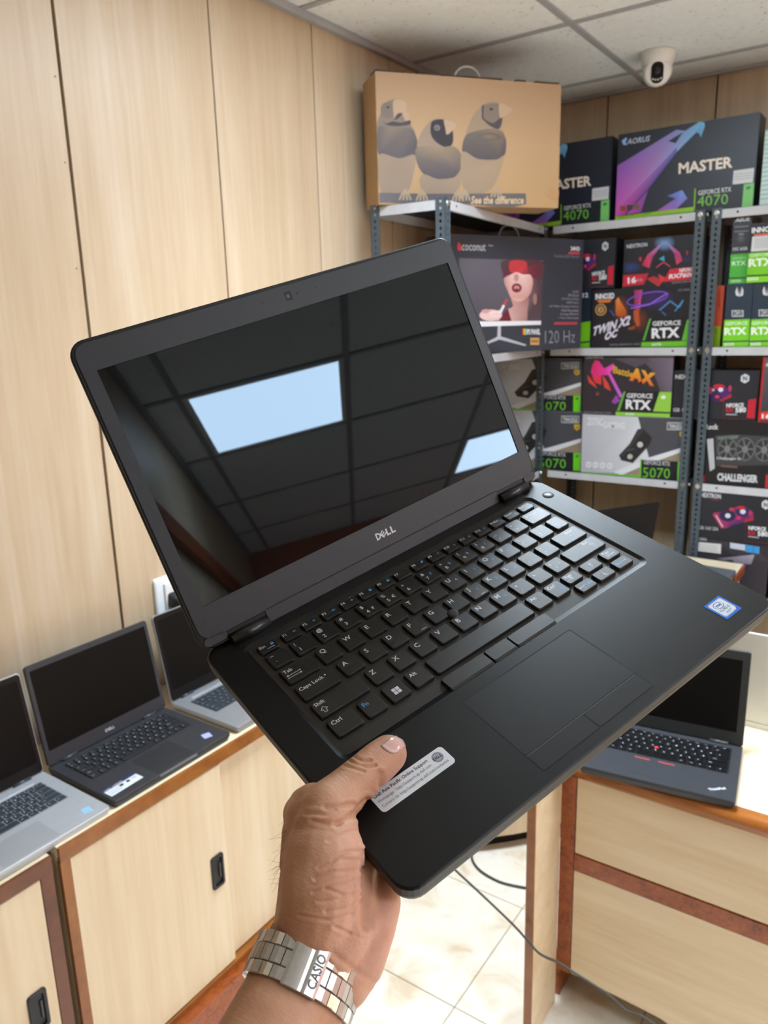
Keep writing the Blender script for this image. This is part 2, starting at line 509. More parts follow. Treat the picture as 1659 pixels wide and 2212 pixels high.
def lamp_material():
    mt = bpy.data.materials.new('lit_diffuser'); mt.use_nodes = True
    nt = mt.node_tree; b = nt.nodes['Principled BSDF']
    b.inputs['Base Color'].default_value = (0.9, 0.9, 0.9, 1)
    b.inputs['Emission Color'].default_value = (*LAMP_COLOUR, 1)
    b.inputs['Emission Strength'].default_value = LAMP
    return mt
M_LAMP = lamp_material()
for n_, (i, j) in enumerate(sorted(LIGHTS)):
    x0, x1, y0, y1 = gx[i]+0.012, gx[i+1]-0.012, gy[j]+0.012, gy[j+1]-0.012
    t = tag(empty('ceiling_light', loc=((x0+x1)/2, (y0+y1)/2, ZC)),
            ['square lit ceiling panel above the far curved worktop', 'added unseen lit ceiling panel right of the drawer counter', 'square lit ceiling panel mirrored large in the held laptop screen', 'square lit ceiling panel mirrored in the lower right of the held screen', 'added unseen lit ceiling panel nearest the far right wall'][n_], 'ceiling light', 'lit ceiling panels')
    hx, hy = (x1-x0)/2, (y1-y0)/2
    b = MB()
    for a, c in (((-hx,-hy,-0.004),(hx,-hy+0.02,0.012)), ((-hx,hy-0.02,-0.004),(hx,hy,0.012)), ((-hx,-hy+0.02,-0.004),(-hx+0.02,hy-0.02,0.012)), ((hx-0.02,-hy+0.02,-0.004),(hx,hy-0.02,0.012))): b.box(a, c)
    b.build('frame', M_WHITE, t)
    b = MB(); b.box((-hx+0.02, -hy+0.02, 0.0), (hx-0.02, hy-0.02, 0.010)); b.build('diffuser', M_LAMP, t)
    la = bpy.data.lights.new('lamp', 'AREA'); la.shape = 'RECTANGLE'; la.size, la.size_y = 2*hx-0.05, 2*hy-0.05
    la.energy = LAMP_WATTS; la.color = LAMP_COLOUR; la.spread = math.radians(LAMP_SPREAD)
    lo_ = link('lamp', la, t); lo_.location = (0, 0, -0.006)
# ------------------------------------------------------------------ turret camera on the ceiling
t = tag(empty('security_camera', loc=at(1421, 112, z=ZC)), 'white turret security camera with black lens window on the ceiling', 'camera')
b = MB(); b.lathe([(0.001, 0.0), (0.060, 0.0), (0.060, -0.008), (0.053, -0.045), (0.040, -0.062), (0.001, -0.064)], n=32); b.build('base', M_WHITE, t)
aim = (EYE - Vector(t.location)); aim.z -= 0.25; aim.normalize()
q_ = aim.to_track_quat('Z', 'Y').to_matrix().to_4x4()
ball = Matrix.Translation((0.004, -0.008, -0.066)) @ q_
b = MB(); b.lathe([(0.001, -0.050), (0.030, -0.040), (0.046, -0.020), (0.050, 0.0), (0.047, 0.018), (0.040, 0.030), (0.036, 0.031), (0.001, 0.031)], n=32, M=ball.to_3x3(), c=ball.translation)
b.build('ball_housing', M_WHITE, t)
b = MB(); b.loft([ring(rr(-0.021, -0.034, 0.021, 0.034, 0.019, 6), 0.0315), ring(rr(-0.021, -0.034, 0.021, 0.034, 0.019, 6), 0.034)])
lens = b.build('lens_window', pm('glossy_black_lens', (10, 11, 16), 0.08), t, M=ball)
b = MB(); b.lathe([(0.001, 0.0355), (0.009, 0.0355), (0.011, 0.0345), (0.011, 0.0335)], n=20, c=(0, 0.006, 0)); b.build('lens', pm('lens_glass', (30, 26, 40), 0.05), lens)
b = MB()
for k in range(4): b.cyl((-0.0135 + 0.009*k, -0.019 - (0.003 if k in (1, 2) else 0), 0.034), 0.0032, 0.0015, 'z', 10)
b.build('infrared_diodes', pm('diode_dome', (216, 206, 196), 0.2), lens)
b = MB(); b.box((-0.053, -0.012, -0.018), (-0.0515, 0.008, -0.010)); b.build('maker_badge', pm('red_badge', (170, 60, 50), 0.5), t)

# ------------------------------------------------------------------ left wall cabinets
XC = -1.27
def recessed_pull(parent, y, z, x):
    b = MB(); 
    o = [(p, q) for p, q in rr(-0.019, -0.044, 0.019, 0.044, 0.007, 4)]; i_ = rr(-0.012, -0.036, 0.012, 0.036, 0.004, 4)
    f3 = lambda pl, d: [(x + d, y + p, z + q) for p, q in pl]
    b.loft([f3(o, 0.0), f3(o, 0.004), f3([(p*0.94, q*0.97) for p, q in o], 0.005), f3(i_, 0.005), f3(i_, 0.0006)], cap1=True)
    h = b.build('handle', M_BLACKP, parent)
    b = MB(); b.bbox((x + 0.0007, y + 0.004, z - 0.02), (x + 0.0042, y + 0.009, z + 0.02), 0.001); b.build('finger_grip', pm('worn_black_plastic', (60, 56, 52), 0.4), h)
def wall_cabinet(y0, y1, zt, doors, label, topl, frame_mat, burl=False):
    t = tag(empty('wall_cabinet', loc=(XL, (y0+y1)/2, 0)), label, 'cabinet', 'wall cabinets under the left laptops')
    oy = -(y0+y1)/2; ox = -XL
    def bl(name, a, c, mt, r=0.0012, par=t):
        b = MB(); b.bbox((a[0]+ox, a[1]+oy, a[2]), (c[0]+ox, c[1]+oy, c[2]), r); return b.build(name, mt, par)
    bl('carcass', (XL, y0, 0.02), (XC-0.045, y1, zt-0.025), M_DOORW)
    bl('end_panel', (XC-0.045, y0, 0.02), (XC-0.012, y0+0.016, zt-0.02), M_DOORW)
    bl('stile', (XC-0.012, y0, 0.105), (XC, y0+0.022, zt-0.033), frame_mat)
    bl('stile', (XC-0.012, y1-0.026, 0.105), (XC, y1, zt-0.033), frame_mat)
    bl('bottom_rail', (XC-0.04, y0, 0.092), (XC+0.002, y1, 0.108), M_BROWN)
    bl('track', (XC-0.040, y0+0.03, 0.108), (XC-0.024, y1-0.03, 0.118), pm('orange_track', (206, 150, 96), 0.4))
    bl('plinth', (XC-0.03, y0, 0.0), (XC+0.03, y1, 0.092), M_BURL)
    for (a, c, dep, hy) in doors:
        d = bl('door', (XC-0.012-dep, a, 0.112), (XC-0.001-dep, c, zt-0.036), M_DOORW)
        if hy is not None:
            recessed_pull(d, hy+oy, 0.392, XC-0.001-dep+ox)
    w_ = tag(empty('worktop', loc=(XL, (y0+y1)/2, zt)), topl, 'worktop', 'worktops along the left wall')
    b = MB(); b.bbox((0, y0+oy, -0.024), (XC-0.006-XL, y1+oy, 0.0), 0.001); b.build('board', M_TOP, w_)
    b = MB(); b.bbox((XC-0.006-XL, y0+oy, -0.033), (XC+0.002-XL, y1+oy, -0.001), 0.0015); b.build('edging', frame_mat, w_)
    return t
wall_cabinet(0.686, 1.745, 0.699, [(0.708, 1.103, 0.0, 1.069), (1.09, 1.72, 0.016, None)], 'long maple cabinet with sliding doors below the two dark-lidded laptops', 'pale worktop carrying the black laptop with white palm rest sticker', M_BROWN)
wall_cabinet(-0.15, 0.670, 0.694, [(-0.13, 0.643, 0.0, 0.602)], 'maple cabinet in the lower left corner with dark brown frame', 'pale worktop under the leftmost silver laptop', wood('dark_brown_edging', [(0.3, (88, 46, 24)), (0.5, (108, 58, 30)), (0.7, (124, 70, 36))], (9, 9, 9), rough=0.35, coat=0.2))

# wall socket with a plug behind the held laptop
p0 = at(328, 1253, x=XL)
t = tag(empty('wall_socket', loc=(XL, p0.y + 0.085, p0.z - 0.075)), 'white wall socket with raised frame behind the held laptop lid', 'socket')
b = MB(); b.loft([[(d, y, z) for y, z in rr(-0.085, -0.075, 0.085, 0.075, 0.008, 4)] for d in (0.0, 0.008)] + [[(0.011, y, z) for y, z in rr(-0.081, -0.071, 0.081, 0.071, 0.007, 4)]]); b.build('plate', M_PLATE, t)
b = MB(); b.bbox((0.010, -0.058, -0.058), (0.018, 0.062, 0.058), 0.003); b.build('module', M_WHITE, t)
pp = at(378, 1296, x=XL + 0.03)
t = tag(empty('power_plug', loc=(XL + 0.018, pp.y, pp.z)), 'black power plug pushed into the white wall socket', 'plug')
b = MB(); b.loft([[(0.0, y, z) for y, z in rr(-0.013, -0.022, 0.022, 0.020, 0.008)], [(0.018, y, z) for y, z in rr(-0.014, -0.024, 0.024, 0.016, 0.010)], [(0.040, y, z) for y, z in rr(-0.008, -0.024, 0.016, 0.004, 0.008)]]); b.build('plug_body', M_RUBBER, t)
b = MB(); b.tube([(0.036, 0.004, -0.012), (0.046, 0.012, -0.03), (0.044, 0.03, -0.07), (0.03, 0.05, -0.16), (0.014, 0.06, -0.205)], 0.0035); b.build('cord', M_RUBBER, t)

# ------------------------------------------------------------------ right drawer counter
YD = 1.53
t = tag(empty('drawer_counter', loc=(0.0, YD, 0)), 'maple drawer counter with red-brown burl frame under the red-nub laptop', 'counter')
def dl(name, a, c, mt, r=0.0015):
    b = MB(); b.bbox((a[0], a[1]-YD, a[2]), (c[0], c[1]-YD, c[2]), r); return b.build(name, mt, t)
dl('carcass', (-0.588, YD+0.02, 0.13), (0.62, YD+0.42, 0.652), M_DRAWER)
dl('stile', (-0.588, YD-0.002, 0.1), (-0.553, YD+0.02, 0.648), M_BURL)
dl('drawer_front', (-0.551, YD-0.001, 0.444), (0.62, YD+0.019, 0.648), M_DRAWER)
dl('rail', (-0.552, YD-0.003, 0.398), (0.62, YD+0.018, 0.442), M_BURL)
b = MB()
prof = [(-0.551, 0.396), (0.62, 0.396), (0.62, 0.072), (0.10, 0.070), (-0.05, 0.074), (-0.16, 0.080), (-0.26, 0.088), (-0.30, 0.084), (-0.335, 0.094), (-0.42, 0.098), (-0.551, 0.104)]
b.loft([[(x, -0.001, z) for x, z in prof], [(x, 0.019, z) for x, z in prof]]); b.build('lower_panel', M_DRAWER, t)
dl('side_support', (-0.600, YD+0.02, 0.0), (-0.586, YD+0.42, 0.13), M_BURL)
t = tag(empty('upright_board', loc=(-0.597, 1.45, 0)), 'narrow upright maple board with brown front edge beside the drawer counter', 'panel')
b = MB(); b.bbox((-0.009, -0.068, 0.0), (0.009, 0.078, 0.76), 0.001); b.build('board', M_DRAWER, t)
b = MB(); b.bbox((-0.0095, -0.073, 0.0), (0.0095, -0.067, 0.76), 0.001); b.build('edging', M_BROWN, t)
w_ = tag(empty('worktop', loc=(0, YD, 0.69)), 'worktop with rounded varnished nose under the red-nub laptop', 'worktop')
b = MB(); b.bbox((-0.586, 0.005, -0.035), (0.70, 0.55, 0.0), 0.001); b.build('board', M_TOP, w_)
b = MB()
pr = [(0.006, -0.001), (0.006, -0.040), (-0.010, -0.041), (-0.019, -0.036), (-0.025, -0.027), (-0.026, -0.018), (-0.023, -0.009), (-0.016, -0.003), (-0.006, 0.0)]
b.loft([[(x, y, z) for y, z in pr][::-1] for x in (-0.586, 0.70)], smooth=True); b.build('nose', M_NOSE, w_)

# ------------------------------------------------------------------ far corner counter with a curved front
def arc_pts(r, cx=-1.652, cy=2.684, x0=-1.27, n=14):
    a0 = -math.acos((x0 - cx) / r); return [(cx + r*math.cos(a0*(1-k/n)), cy + r*math.sin(a0*(1-k/n))) for k in range(n+1)]
t = tag(empty('corner_counter', loc=(-1.0, 2.5, 0)), 'curved maple corner counter in front of the metal shelves', 'counter')
out = arc_pts(1.0); foot = out + [(-0.52, 3.02), (-1.0, 3.02), (-1.27, 2.6)]
b = MB(); b.prism([(x+1.0, y-2.5) for x, y in foot], 0.055, 0.705); b.build('curved_front', M_DOORW, t)
foot2 = [(x*0.93-0.09, y*0.95+0.13) for x, y in foot]
b = MB(); b.prism([(x+1.0, y-2.5) for x, y in foot2], 0.0, 0.055); b.build('plinth', M_DARKGAP, t)
w_ = tag(empty('worktop', loc=(-1.0, 2.5, 0.74)), 'pale curved worktop below the metal shelves', 'worktop')
topo = arc_pts(1.02) + [(-0.49, 2.95), (-0.49, 3.08), (-1.02, 3.08), (-1.27, 2.62)]
b = MB(); b.prism([(x+1.0, y-2.5) for x, y in topo], -0.03, 0.0); b.build('board', M_TOP, w_)
b = MB(); b.bbox((0.51, 0.42, -0.034), (0.518, 0.58, -0.002), 0.001); b.build('edging', M_BURL, w_)
b = MB(); b.bbox((-0.515, 2.93-0.0, 0.0), (-0.497, 3.07, 0.708), 0.001); tag(b.build('end_board', M_DOORW), 'maple end board under the curved worktop by the shelves', 'panel')

# ------------------------------------------------------------------ cables
def smooth_path(pts, n=6):
    out = []; P = [Vector(p) for p in pts]; P = [P[0]*2-P[1]] + P + [P[-1]*2-P[-2]]
    for i in range(1, len(P)-2):
        for k in range(n):
            s_ = k/n; a, b_, c, d = P[i-1:i+3]
            out.append(0.5*((2*b_)+(c-a)*s_+(2*a-5*b_+4*c-d)*s_*s_+(3*b_-a-3*c+d)*s_**3))
    return out + [P[-2]]
pts = [at(u, v, y=1.355) for u, v in ((930, 1832), (974, 1871), (1040, 1932), (1107, 1996), (1143, 2036), (1162, 2057), (1182, 2069), (1204, 2078), (1237, 2099), (1275, 2123), (1317, 2151), (1350, 2181), (1368, 2189), (1387, 2195), (1411, 2210), (1500, 2262))]
b = MB(); b.tube(smooth_path(pts), 0.0026); tag(b.build('hanging_cable', M_CABLE), 'thin grey cable hanging across the front of the drawer counter', 'cable')
pts = [at(u, v, z=0.004) for u, v in ((1060, 1780), (1034, 1805), (1021, 1828), (1019, 1850), (1026, 1868), (1043, 1885), (1075, 1903), (1105, 1912), (1150, 1920), (1230, 1930))]
b = MB(); b.tube(smooth_path(pts), 0.0036); tag(b.build('floor_cable', M_CABLE), 'dark cable looping on the tiled floor behind the end panel', 'cable')

# ------------------------------------------------------------------ slotted-angle shelving
def flange(mb, o, du, dn, wdt, z0, z1, pitch=0.0205, hr=0.0046, th=0.002):
    """punched steel strip: o = lower corner, du = across, dn = thickness direction"""
    o, du, dn = Vector(o), Vector(du), Vector(dn); zz = Vector((0, 0, 1))
    n = int((z1 - z0) / pitch)
    for i in range(n):
        zc = z0 + (i + 0.5) * pitch
        sq = [(-1,-1),(0,-1),(1,-1),(1,0),(1,1),(0,1),(-1,1),(-1,0)]
        outer = [o + du*(wdt/2 + a*wdt/2) + zz*(zc + b*pitch/2) for a, b in sq]
        inner = [o + du*(wdt/2 + hr*math.cos(math.atan2(b, a))) + zz*(zc + hr*1.25*math.sin(math.atan2(b, a))) for a, b in sq]
        vs = outer + inner + [p + dn*th for p in outer] + [p + dn*th for p in inner]
        fs = []
        for k in range(8):
            j = (k + 1) % 8
            fs += [(k, j, 8+j, 8+k), (16+k, 24+k, 24+j, 16+j), (8+k, 8+j, 24+j, 24+k)]
            if k in (2, 3, 6, 7): fs.append((k, 16+k, 16+j, j))
        mb.add(vs, fs)
def post_mesh(z1):
    b = MB()
    flange(b, (0, 0, 0), (1, 0, 0), (0, 1, 0), 0.035, 0.0, z1)
    flange(b, (0, 0, 0), (0, 1, 0), (1, 0, 0), 0.035, 0.0, z1)
    return b
POST = None
M_PLATESHADE = pm('shade_toned_shelf_plate', (34, 38, 48), 0.5, var=0.06)  # shade under the shelves put into the plate colour
def shelving(label, M, L, D, levels, skip=(), H=2.058):
    global POST
    t = tag(empty('shelving_unit', M=M), label, 'shelf', 'slotted-angle shelving units')
    for k, (x, y, a) in enumerate(((0, 0, 0), (L, 0, 90), (L, D, 180), (0, D, 270))):
        if k in skip: continue
        Mx = Matrix.Translation((x, y, 0)) @ Matrix.Rotation(math.radians(a), 4, 'Z')
        if POST is None:
            o = post_mesh(H).build('post', M_POST, t, M=Mx); POST = o.data
        else: o = link('post', POST, t, None, Mx)
    for z in levels:
        b = MB(); e = 0.003
        x0, x1, y0, y1 = e, L - e, e, D - e; th = 0.0012; lip = 0.031
        for a, c in (((x0, y0, z-lip), (x1, y0+th, z-th)), ((x0, y1-th, z-lip), (x1, y1, z-th)), ((x0, y0+th, z-lip), (x0+th, y1-th, z-th)), ((x1-th, y0+th, z-lip), (x1, y1-th, z-th)), ((x0, y0+th, z-lip), (x1, y0+0.012, z-lip+th))): b.box(a, c)
        sh = b.build('shelf', M_STEEL, t)
        b = MB(); b.box((x0+th, y0+th, z-th), (x1-th, y1-th, z)); b.build('shelf_plate', M_PLATESHADE, sh)
        for x in (x0 + 0.085, x1 - 0.085):
            b = MB(); b.cyl((x, y0 + 0.0004, z - 0.014), 0.0042, -0.0006, 'y', 10); b.build('punched_hole', M_DARKGAP, sh)
        for k, x in ((0, 0.0175), (1, L - 0.0175)):
            if k in skip: continue
            b = MB(); b.cyl((x, 0.001, z - 0.013), 0.0095, -0.003, 'y', 14); b.cyl((x, -0.001, z - 0.013), 0.0075, -0.0065, 'y', 6, smooth=False)
            b.build('bolt', M_BOLT, t)
        if 1 not in skip:
            b = MB(); b.cyl((L, 0.018, z - 0.012), 0.0075, 0.009, 'x', 8); b.build('bolt', M_BOLT, t)
    return t
SH = (2.045, 1.551, 1.021)
def crop(x0, y0, k): return lambda x, y: (x0 + x*k, y0 + y*k)
K1, K2, K3 = crop(760, 100, 0.28933), crop(1180, 100, 0.28873), crop(960, 440, 0.20494)
K4, K5, K6, K7 = crop(1230, 440, 0.25859), crop(1060, 740, 0.26522), crop(1440, 740, 0.25318), crop(1500, 440, 0.16274)
TH1 = math.radians(93.87)
shelving('short metal shelving unit along the left wall under the bird box', Matrix.Translation((-1.294, 2.224, 0)) @ Matrix.Rotation(TH1, 4, 'Z'), 0.955, 0.277, SH)
shelving('metal shelving unit in the back corner between the bird box and the security camera', Matrix.Translation((-1.335, 3.17, 0)), 0.600, 0.275, SH, skip=(0,))
LOW = at(*K6(530, 2130), y=3.185).z
shelving('right-hand metal shelving unit cut off by the picture edge', Matrix.Translation((-0.712, 3.17, 0)), 0.93, 0.275, SH + (LOW,))

# ------------------------------------------------------------------ cartons
def carton_at(name, label, M, w, h, d, rgb, art=None, artquad=None, group='boxed goods on the metal shelves', rough=0.38, cat='box', flaps=False):
    t = tag(empty(name, M=M), label, cat, group)
    b = MB(); b.bbox((0, 0, 0), (w, d, h), 0.0018)
    b.build('carton', pm('card_%d_%d_%d' % tuple(rgb), rgb, rough, var=0.04, scale=12), t)
    b = MB(); b.box((0.004, d*0.5-0.0006, h), (w-0.004, d*0.5+0.0006, h+0.0003)); b.build('flap_seam', M_DARKGAP, t)
    if art:
        p = Print(artquad, w, h); p.poly(artquad, rgb); art(p); p.build('front_print', t, UP, rough)
    return t
def carton(name, label, K, quad, Y, d, rgb, art=None, z0=None, artquad=None, **kw):
    TL, TR, BR, BL = [at(*K(*q), y=Y) for q in quad]
    x0, x1 = (TL.x+BL.x)/2, (TR.x+BR.x)/2
    zb = (BL.z+BR.z)/2 if z0 is None else z0
    h = (TL.z+TR.z)/2 - zb
    return carton_at(name, label, Matrix.Translation((x0, Y, zb)), x1-x0, h, d, rgb, art, artquad or quad, **kw), zb + h, x0, x1
WHT, GRN, LIME = (232, 232, 236), (96, 190, 40), (128, 206, 30)

def art_master(p):
    p.poly([(513,1230),(1122,1166),(1118,1200),(513,1258)], (150, 200, 48))
    p.text('GRAPHICS CARD', 540, 1240, 800, 1214, 16, (90, 120, 30))
    p.poly([(530,860),(980,618),(1045,628),(1150,568),(1186,574),(1191,602),(1162,678),(1150,650),(1128,642),(985,775),(770,1035),(600,1215),(513,1228)],
           [(150,90,190),(140,140,205),(130,160,215),(120,180,225),(110,190,230),(90,170,215),(90,160,210),(110,160,215),(110,150,210),(110,110,195),(130,80,170),(190,70,160),(205,90,180)])
    p.poly([(560,1150),(760,960),(985,740),(985,775),(770,1035),(600,1215),(513,1228)], [(196,84,176),(150,84,180),(110,110,190),(96,90,170),(110,66,150),(170,60,140),(200,80,170)])
    p.poly([(920,696),(1030,636),(975,712)], (40, 46, 60))
    p.line([(600,1212),(770,1042)], 10, (40, 34, 56))
    p.poly([(772,1040),(715,1200),(604,1214)], [(130,80,170),(150,70,160),(196,80,170)])
    p.poly([(915,1085),(1030,1045),(1070,1105),(985,1182),(840,1192),(980,1105)], [(90,100,180),(110,150,220),(110,130,210),(150,100,190),(180,90,180),(110,110,190)])
    p.poly([(568,684),(600,660),(612,672),(598,690),(606,716),(580,712)], (150, 190, 240))
    p.text('AORUS', 606, 712, 786, 692, 40, (196, 206, 228), 0.02, 0.3)
    p.text('MASTER', 1000, 932, 1400, 894, 80, (240, 226, 212), 0.03)
    p.poly([(1124,1036),(1482,1010),(1478,1182),(1118,1198)], (26, 30, 40))
    p.poly([(1122,1036),(1133,1035),(1128,1192),(1116,1196)], (120, 180, 50))
    p.text('GEFORCE RTX', 1150, 1086, 1396, 1062, 34, (214, 214, 216), 0.01)
    p.text('4070', 1145, 1167, 1374, 1152, 76, (112, 186, 66))
    p.poly([(1487,1014),(1561,1003),(1556,1172),(1478,1178)], (118, 196, 104))
    p.poly([(1505,1030),(1538,1026),(1536,1048),(1504,1052)], (60, 130, 70))
    p.poly([(1410,916),(1559,900),(1553,1000),(1404,1013)], (206, 206, 210))
    for k in range(3): p.line([(1416, 944+k*18), (1545, 930+k*18)], 4, (150, 150, 156))
    for k, c in enumerate(((150, 70, 50), (70, 60, 70), (120, 90, 80))): p.rect(556+k*52, 1150-k*5, 600+k*52, 1188-k*6, c)
Q_M = [(545,640),(1590,515),(1558,1172),(515,1257)]
ca, zt, xa0, xa1 = carton('graphics_card_box', 'large dark box reading MASTER with purple eagle and full title on the top shelf', K2, Q_M, 3.19, 0.12, (40, 46, 58), art_master, SH[0])
wM, hM = xa1 - xa0, zt - SH[0]
xr = at(*K2(473, 1262), y=3.19).x
carton_at('graphics_card_box', 'dark top-shelf box ending in STER, half hidden by the bird box', Matrix.Translation((xr - wM, 3.19, SH[0])), wM, hM, 0.12, (33, 38, 52), art_master, Q_M)
xw = at(1652, 300, y=3.19).x
carton_at('striped_box', 'pale teal striped box at the right picture edge on the top shelf', Matrix.Translation((xw, 3.19, SH[0])), 0.3, 0.25, 0.15, (198, 216, 214),
          lambda p: [p.rect(0, 6*k, 100, 6*k+2, (150, 190, 190)) for k in range(16)], [(0,0),(100,0),(100,100),(0,100)])

def art_nforce(p):
    p.ell(450, 430, 95, 60, (70, 30, 90), rot=-0.2)
    p.ell(445, 370, 50, 22, (190, 40, 60)); p.ell(405, 430, 60, 45, (52, 36, 84)); p.ell(500, 420, 50, 40, (78, 40, 110))
    p.poly([(450,480),(552,430),(556,455),(470,492)], (176, 40, 50))
    p.ell(432, 452, 18, 14, (214, 60, 90)); p.ell(372, 400, 16, 30, (196, 50, 90)); p.ell(540, 385, 14, 26, (190, 50, 100))
    p.ell(461, 395, 22, 18, (220, 216, 224)); p.ell(398, 396, 12, 10, (180, 176, 190))
    p.poly([(665,265),(702,285),(700,325),(663,345),(628,325),(630,285)], (206, 208, 212))
    p.text('N', 648, 322, 682, 322, 36, (36, 38, 46), 0.04)
    p.line([(490,490),(485,636),(690,640)], 4, (120, 40, 46))
    p.text('NFORCE', 512, 542, 660, 540, 34, WHT, 0.03)
    p.text('RX', 510, 580, 576, 580, 34, (200, 36, 50), 0.04); p.text('580', 590, 586, 682, 583, 42, WHT, 0.03)
    p.line([(510, 598), (605, 602)], 8, (190, 190, 196))
    p.poly([(700,480),(766,470),(756,636),(690,630)], (196, 34, 56))
Q_N = [(235,232),(792,242),(768,662),(215,632)]
def art_nextron(p):
    p.text('NEXTRON', 480, 366, 646, 352, 32, (206, 208, 214), 0.02)
    p.ell(510, 520, 90, 50, (40, 70, 130), edge=(36, 38, 46)); p.ell(790, 330, 90, 70, (120, 160, 205), edge=(40, 42, 56))
    p.ell(980, 470, 60, 40, (50, 40, 90), edge=(36, 38, 46))
    p.poly([(790,310),(650,420),(600,505),(662,532),(692,440)], [(150,150,210),(210,70,110),(160,40,80),(220,60,90),(150,60,120)])
    p.poly([(790,310),(915,410),(940,480),(890,512),(870,420)], [(150,150,210),(200,70,130),(190,50,80),(230,70,90),(150,60,120)])
    p.poly([(790,400),(700,470),(690,560),(790,590),(880,560),(870,470)], (30, 30, 42))
    p.poly([(740,460),(785,432),(790,480)], (66, 156, 186))
    p.line([(720,530),(780,486),(835,526)], 10, (196, 66, 80))
    p.poly([(640,620),(700,600),(780,640),(740,690)], (190, 50, 60)); p.poly([(735,585),(800,620),(760,660)], (214, 60, 70))
    p.poly([(452,585),(658,575),(616,666),(444,676)], (200, 38, 60)); p.text('16', 486, 655, 556, 651, 54, WHT, 0.04); p.text('G', 560, 640, 604, 636, 22, (240, 180, 190))
    p.poly([(835,546),(1060,533),(1052,642),(775,652)], (204, 40, 62))
    p.text('NFORCE', 915, 580, 1052, 571, 34, WHT, 0.03); p.text('RX7600', 824, 630, 1040, 618, 40, WHT, 0.03, 0.15)
    p.text('GRAPHICS CARD SERIES', 850, 670, 1040, 662, 13, (170, 170, 178))
    p.ell(590, 455, 12, 18, (190, 50, 70)); p.ell(980, 415, 10, 20, (150, 50, 70))
def art_inno(p):
    p.text('INNO3D', 216, 792, 380, 786, 50, WHT, 0.04)
    p.poly([(228,797),(362,790),(340,816),(250,820)], (226, 120, 50))
    p.ell(265, 876, 50, 50, (190, 146, 92)); p.ell(265, 876, 39, 39, (96, 66, 48)); p.ell(265, 876, 26, 26, (200, 156, 96)); p.text('3', 255, 890, 277, 890, 28, (90, 60, 40), 0.04)
    p.ell(440, 870, 80, 120, (120, 60, 30), edge=(30, 30, 38)); p.ell(600, 960, 80, 120, (110, 50, 30), edge=(30, 30, 38)); p.ell(720, 800, 190, 100, (62, 40, 100), edge=(30, 30, 38))
    p.poly([(390,800),(415,775),(440,820),(478,880),(492,930),(440,950),(395,920)], [(200,90,30),(230,150,70),(220,120,40),(210,110,40),(160,70,30),(120,50,30),(190,90,30)])
    p.poly([(548,720),(620,720),(606,800),(600,880),(552,890)], [(150,40,90),(210,70,130),(220,80,140),(190,60,110),(120,40,80)])
    p.poly([(545,890),(590,880),(600,1010),(575,1020),(550,960)], (186, 84, 44)); p.poly([(500,1030),(560,1010),(555,1040),(505,1045)], (150, 70, 40))
    pts = [(660 + 170*math.cos(t_*math.pi/10), 792 + 48*math.sin(t_*math.pi/10) - 0.16*170*math.cos(t_*math.pi/10)) for t_ in range(20)]; p.line(pts + pts[:1], 12, (112, 76, 190))
    p.line([(520,870),(680,840),(830,750)], 10, (150, 100, 220))
    p.line([(760,890),(850,816),(922,870),(955,810)], 12, (74, 130, 186)); p.line([(780,900),(815,932)], 10, (60, 110, 180)); p.line([(346,880),(384,932)], 10, (60, 90, 170)); p.line([(888,900),(952,815)], 9, (84, 150, 196))
    p.text('TWIN X2', 205, 1092, 520, 1000, 74, (226, 218, 236), 0.04, 0.35); p.text('OC', 305, 1132, 418, 1098, 66, (226, 218, 236), 0.05, 0.35)
    p.poly([(690,958),(1000,955),(985,1132),(640,1138)], (22, 22, 28))
    p.poly([(680,956),(694,956),(642,1132),(624,1132)], (86, 170, 60)); p.poly([(986,968),(1006,966),(996,1132),(944,1134)], (104, 190, 60))
    p.text('GEFORCE', 705, 1016, 936, 1010, 38, WHT, 0.02); p.text('RTX', 698, 1116, 926, 1108, 82, WHT, 0.04)
    p.poly([(616,1146),(1008,1136),(1003,1182),(610,1186)], (110, 190, 44)); p.text('3070', 698, 1178, 778, 1174, 22, WHT, 0.02)
    p.text('GDDR6 GRAPHICS CARD', 346, 1174, 604, 1168, 15, (150, 150, 156)); p.text('OC 8GB', 915, 738, 1005, 735, 16, (150, 150, 160))
_, z1, _, _ = carton('graphics_card_box', 'narrow dark box with green block beside the black monitor box', K4, [(-60,722),(183,715),(175,1190),(-80,1196)], 3.205, 0.16, (36, 46, 60),
    lambda p: [p.poly([(60,985),(180,968),(175,1132),(60,1145)], LIME), p.poly([(60,1158),(176,1145),(174,1190),(60,1196)], LIME), p.text('12', 110, 782, 156, 778, 36, WHT, 0.03)], SH[1])
_, z2, _, _ = carton('graphics_card_box', 'black fiery box reading TWIN X2 OC on the middle shelf', K4, [(190,710),(1075,690),(1040,1185),(182,1190)], 3.185, 0.18, (30, 30, 38), art_inno, SH[1])
carton('graphics_card_box', 'dark box reading RX 580 on the middle shelf left of the NEXTRON box', K4, [(-8,312),(392,286),(372,690),(-25,706)], 3.20, 0.14, (38, 40, 48), art_nforce, z1, Q_N)
carton('graphics_card_box', 'black box with red mask and RX7600 banner on the middle shelf', K4, [(462,296),(1112,255),(1086,690),(442,692)], 3.19, 0.14, (34, 36, 44), art_nextron, z2)

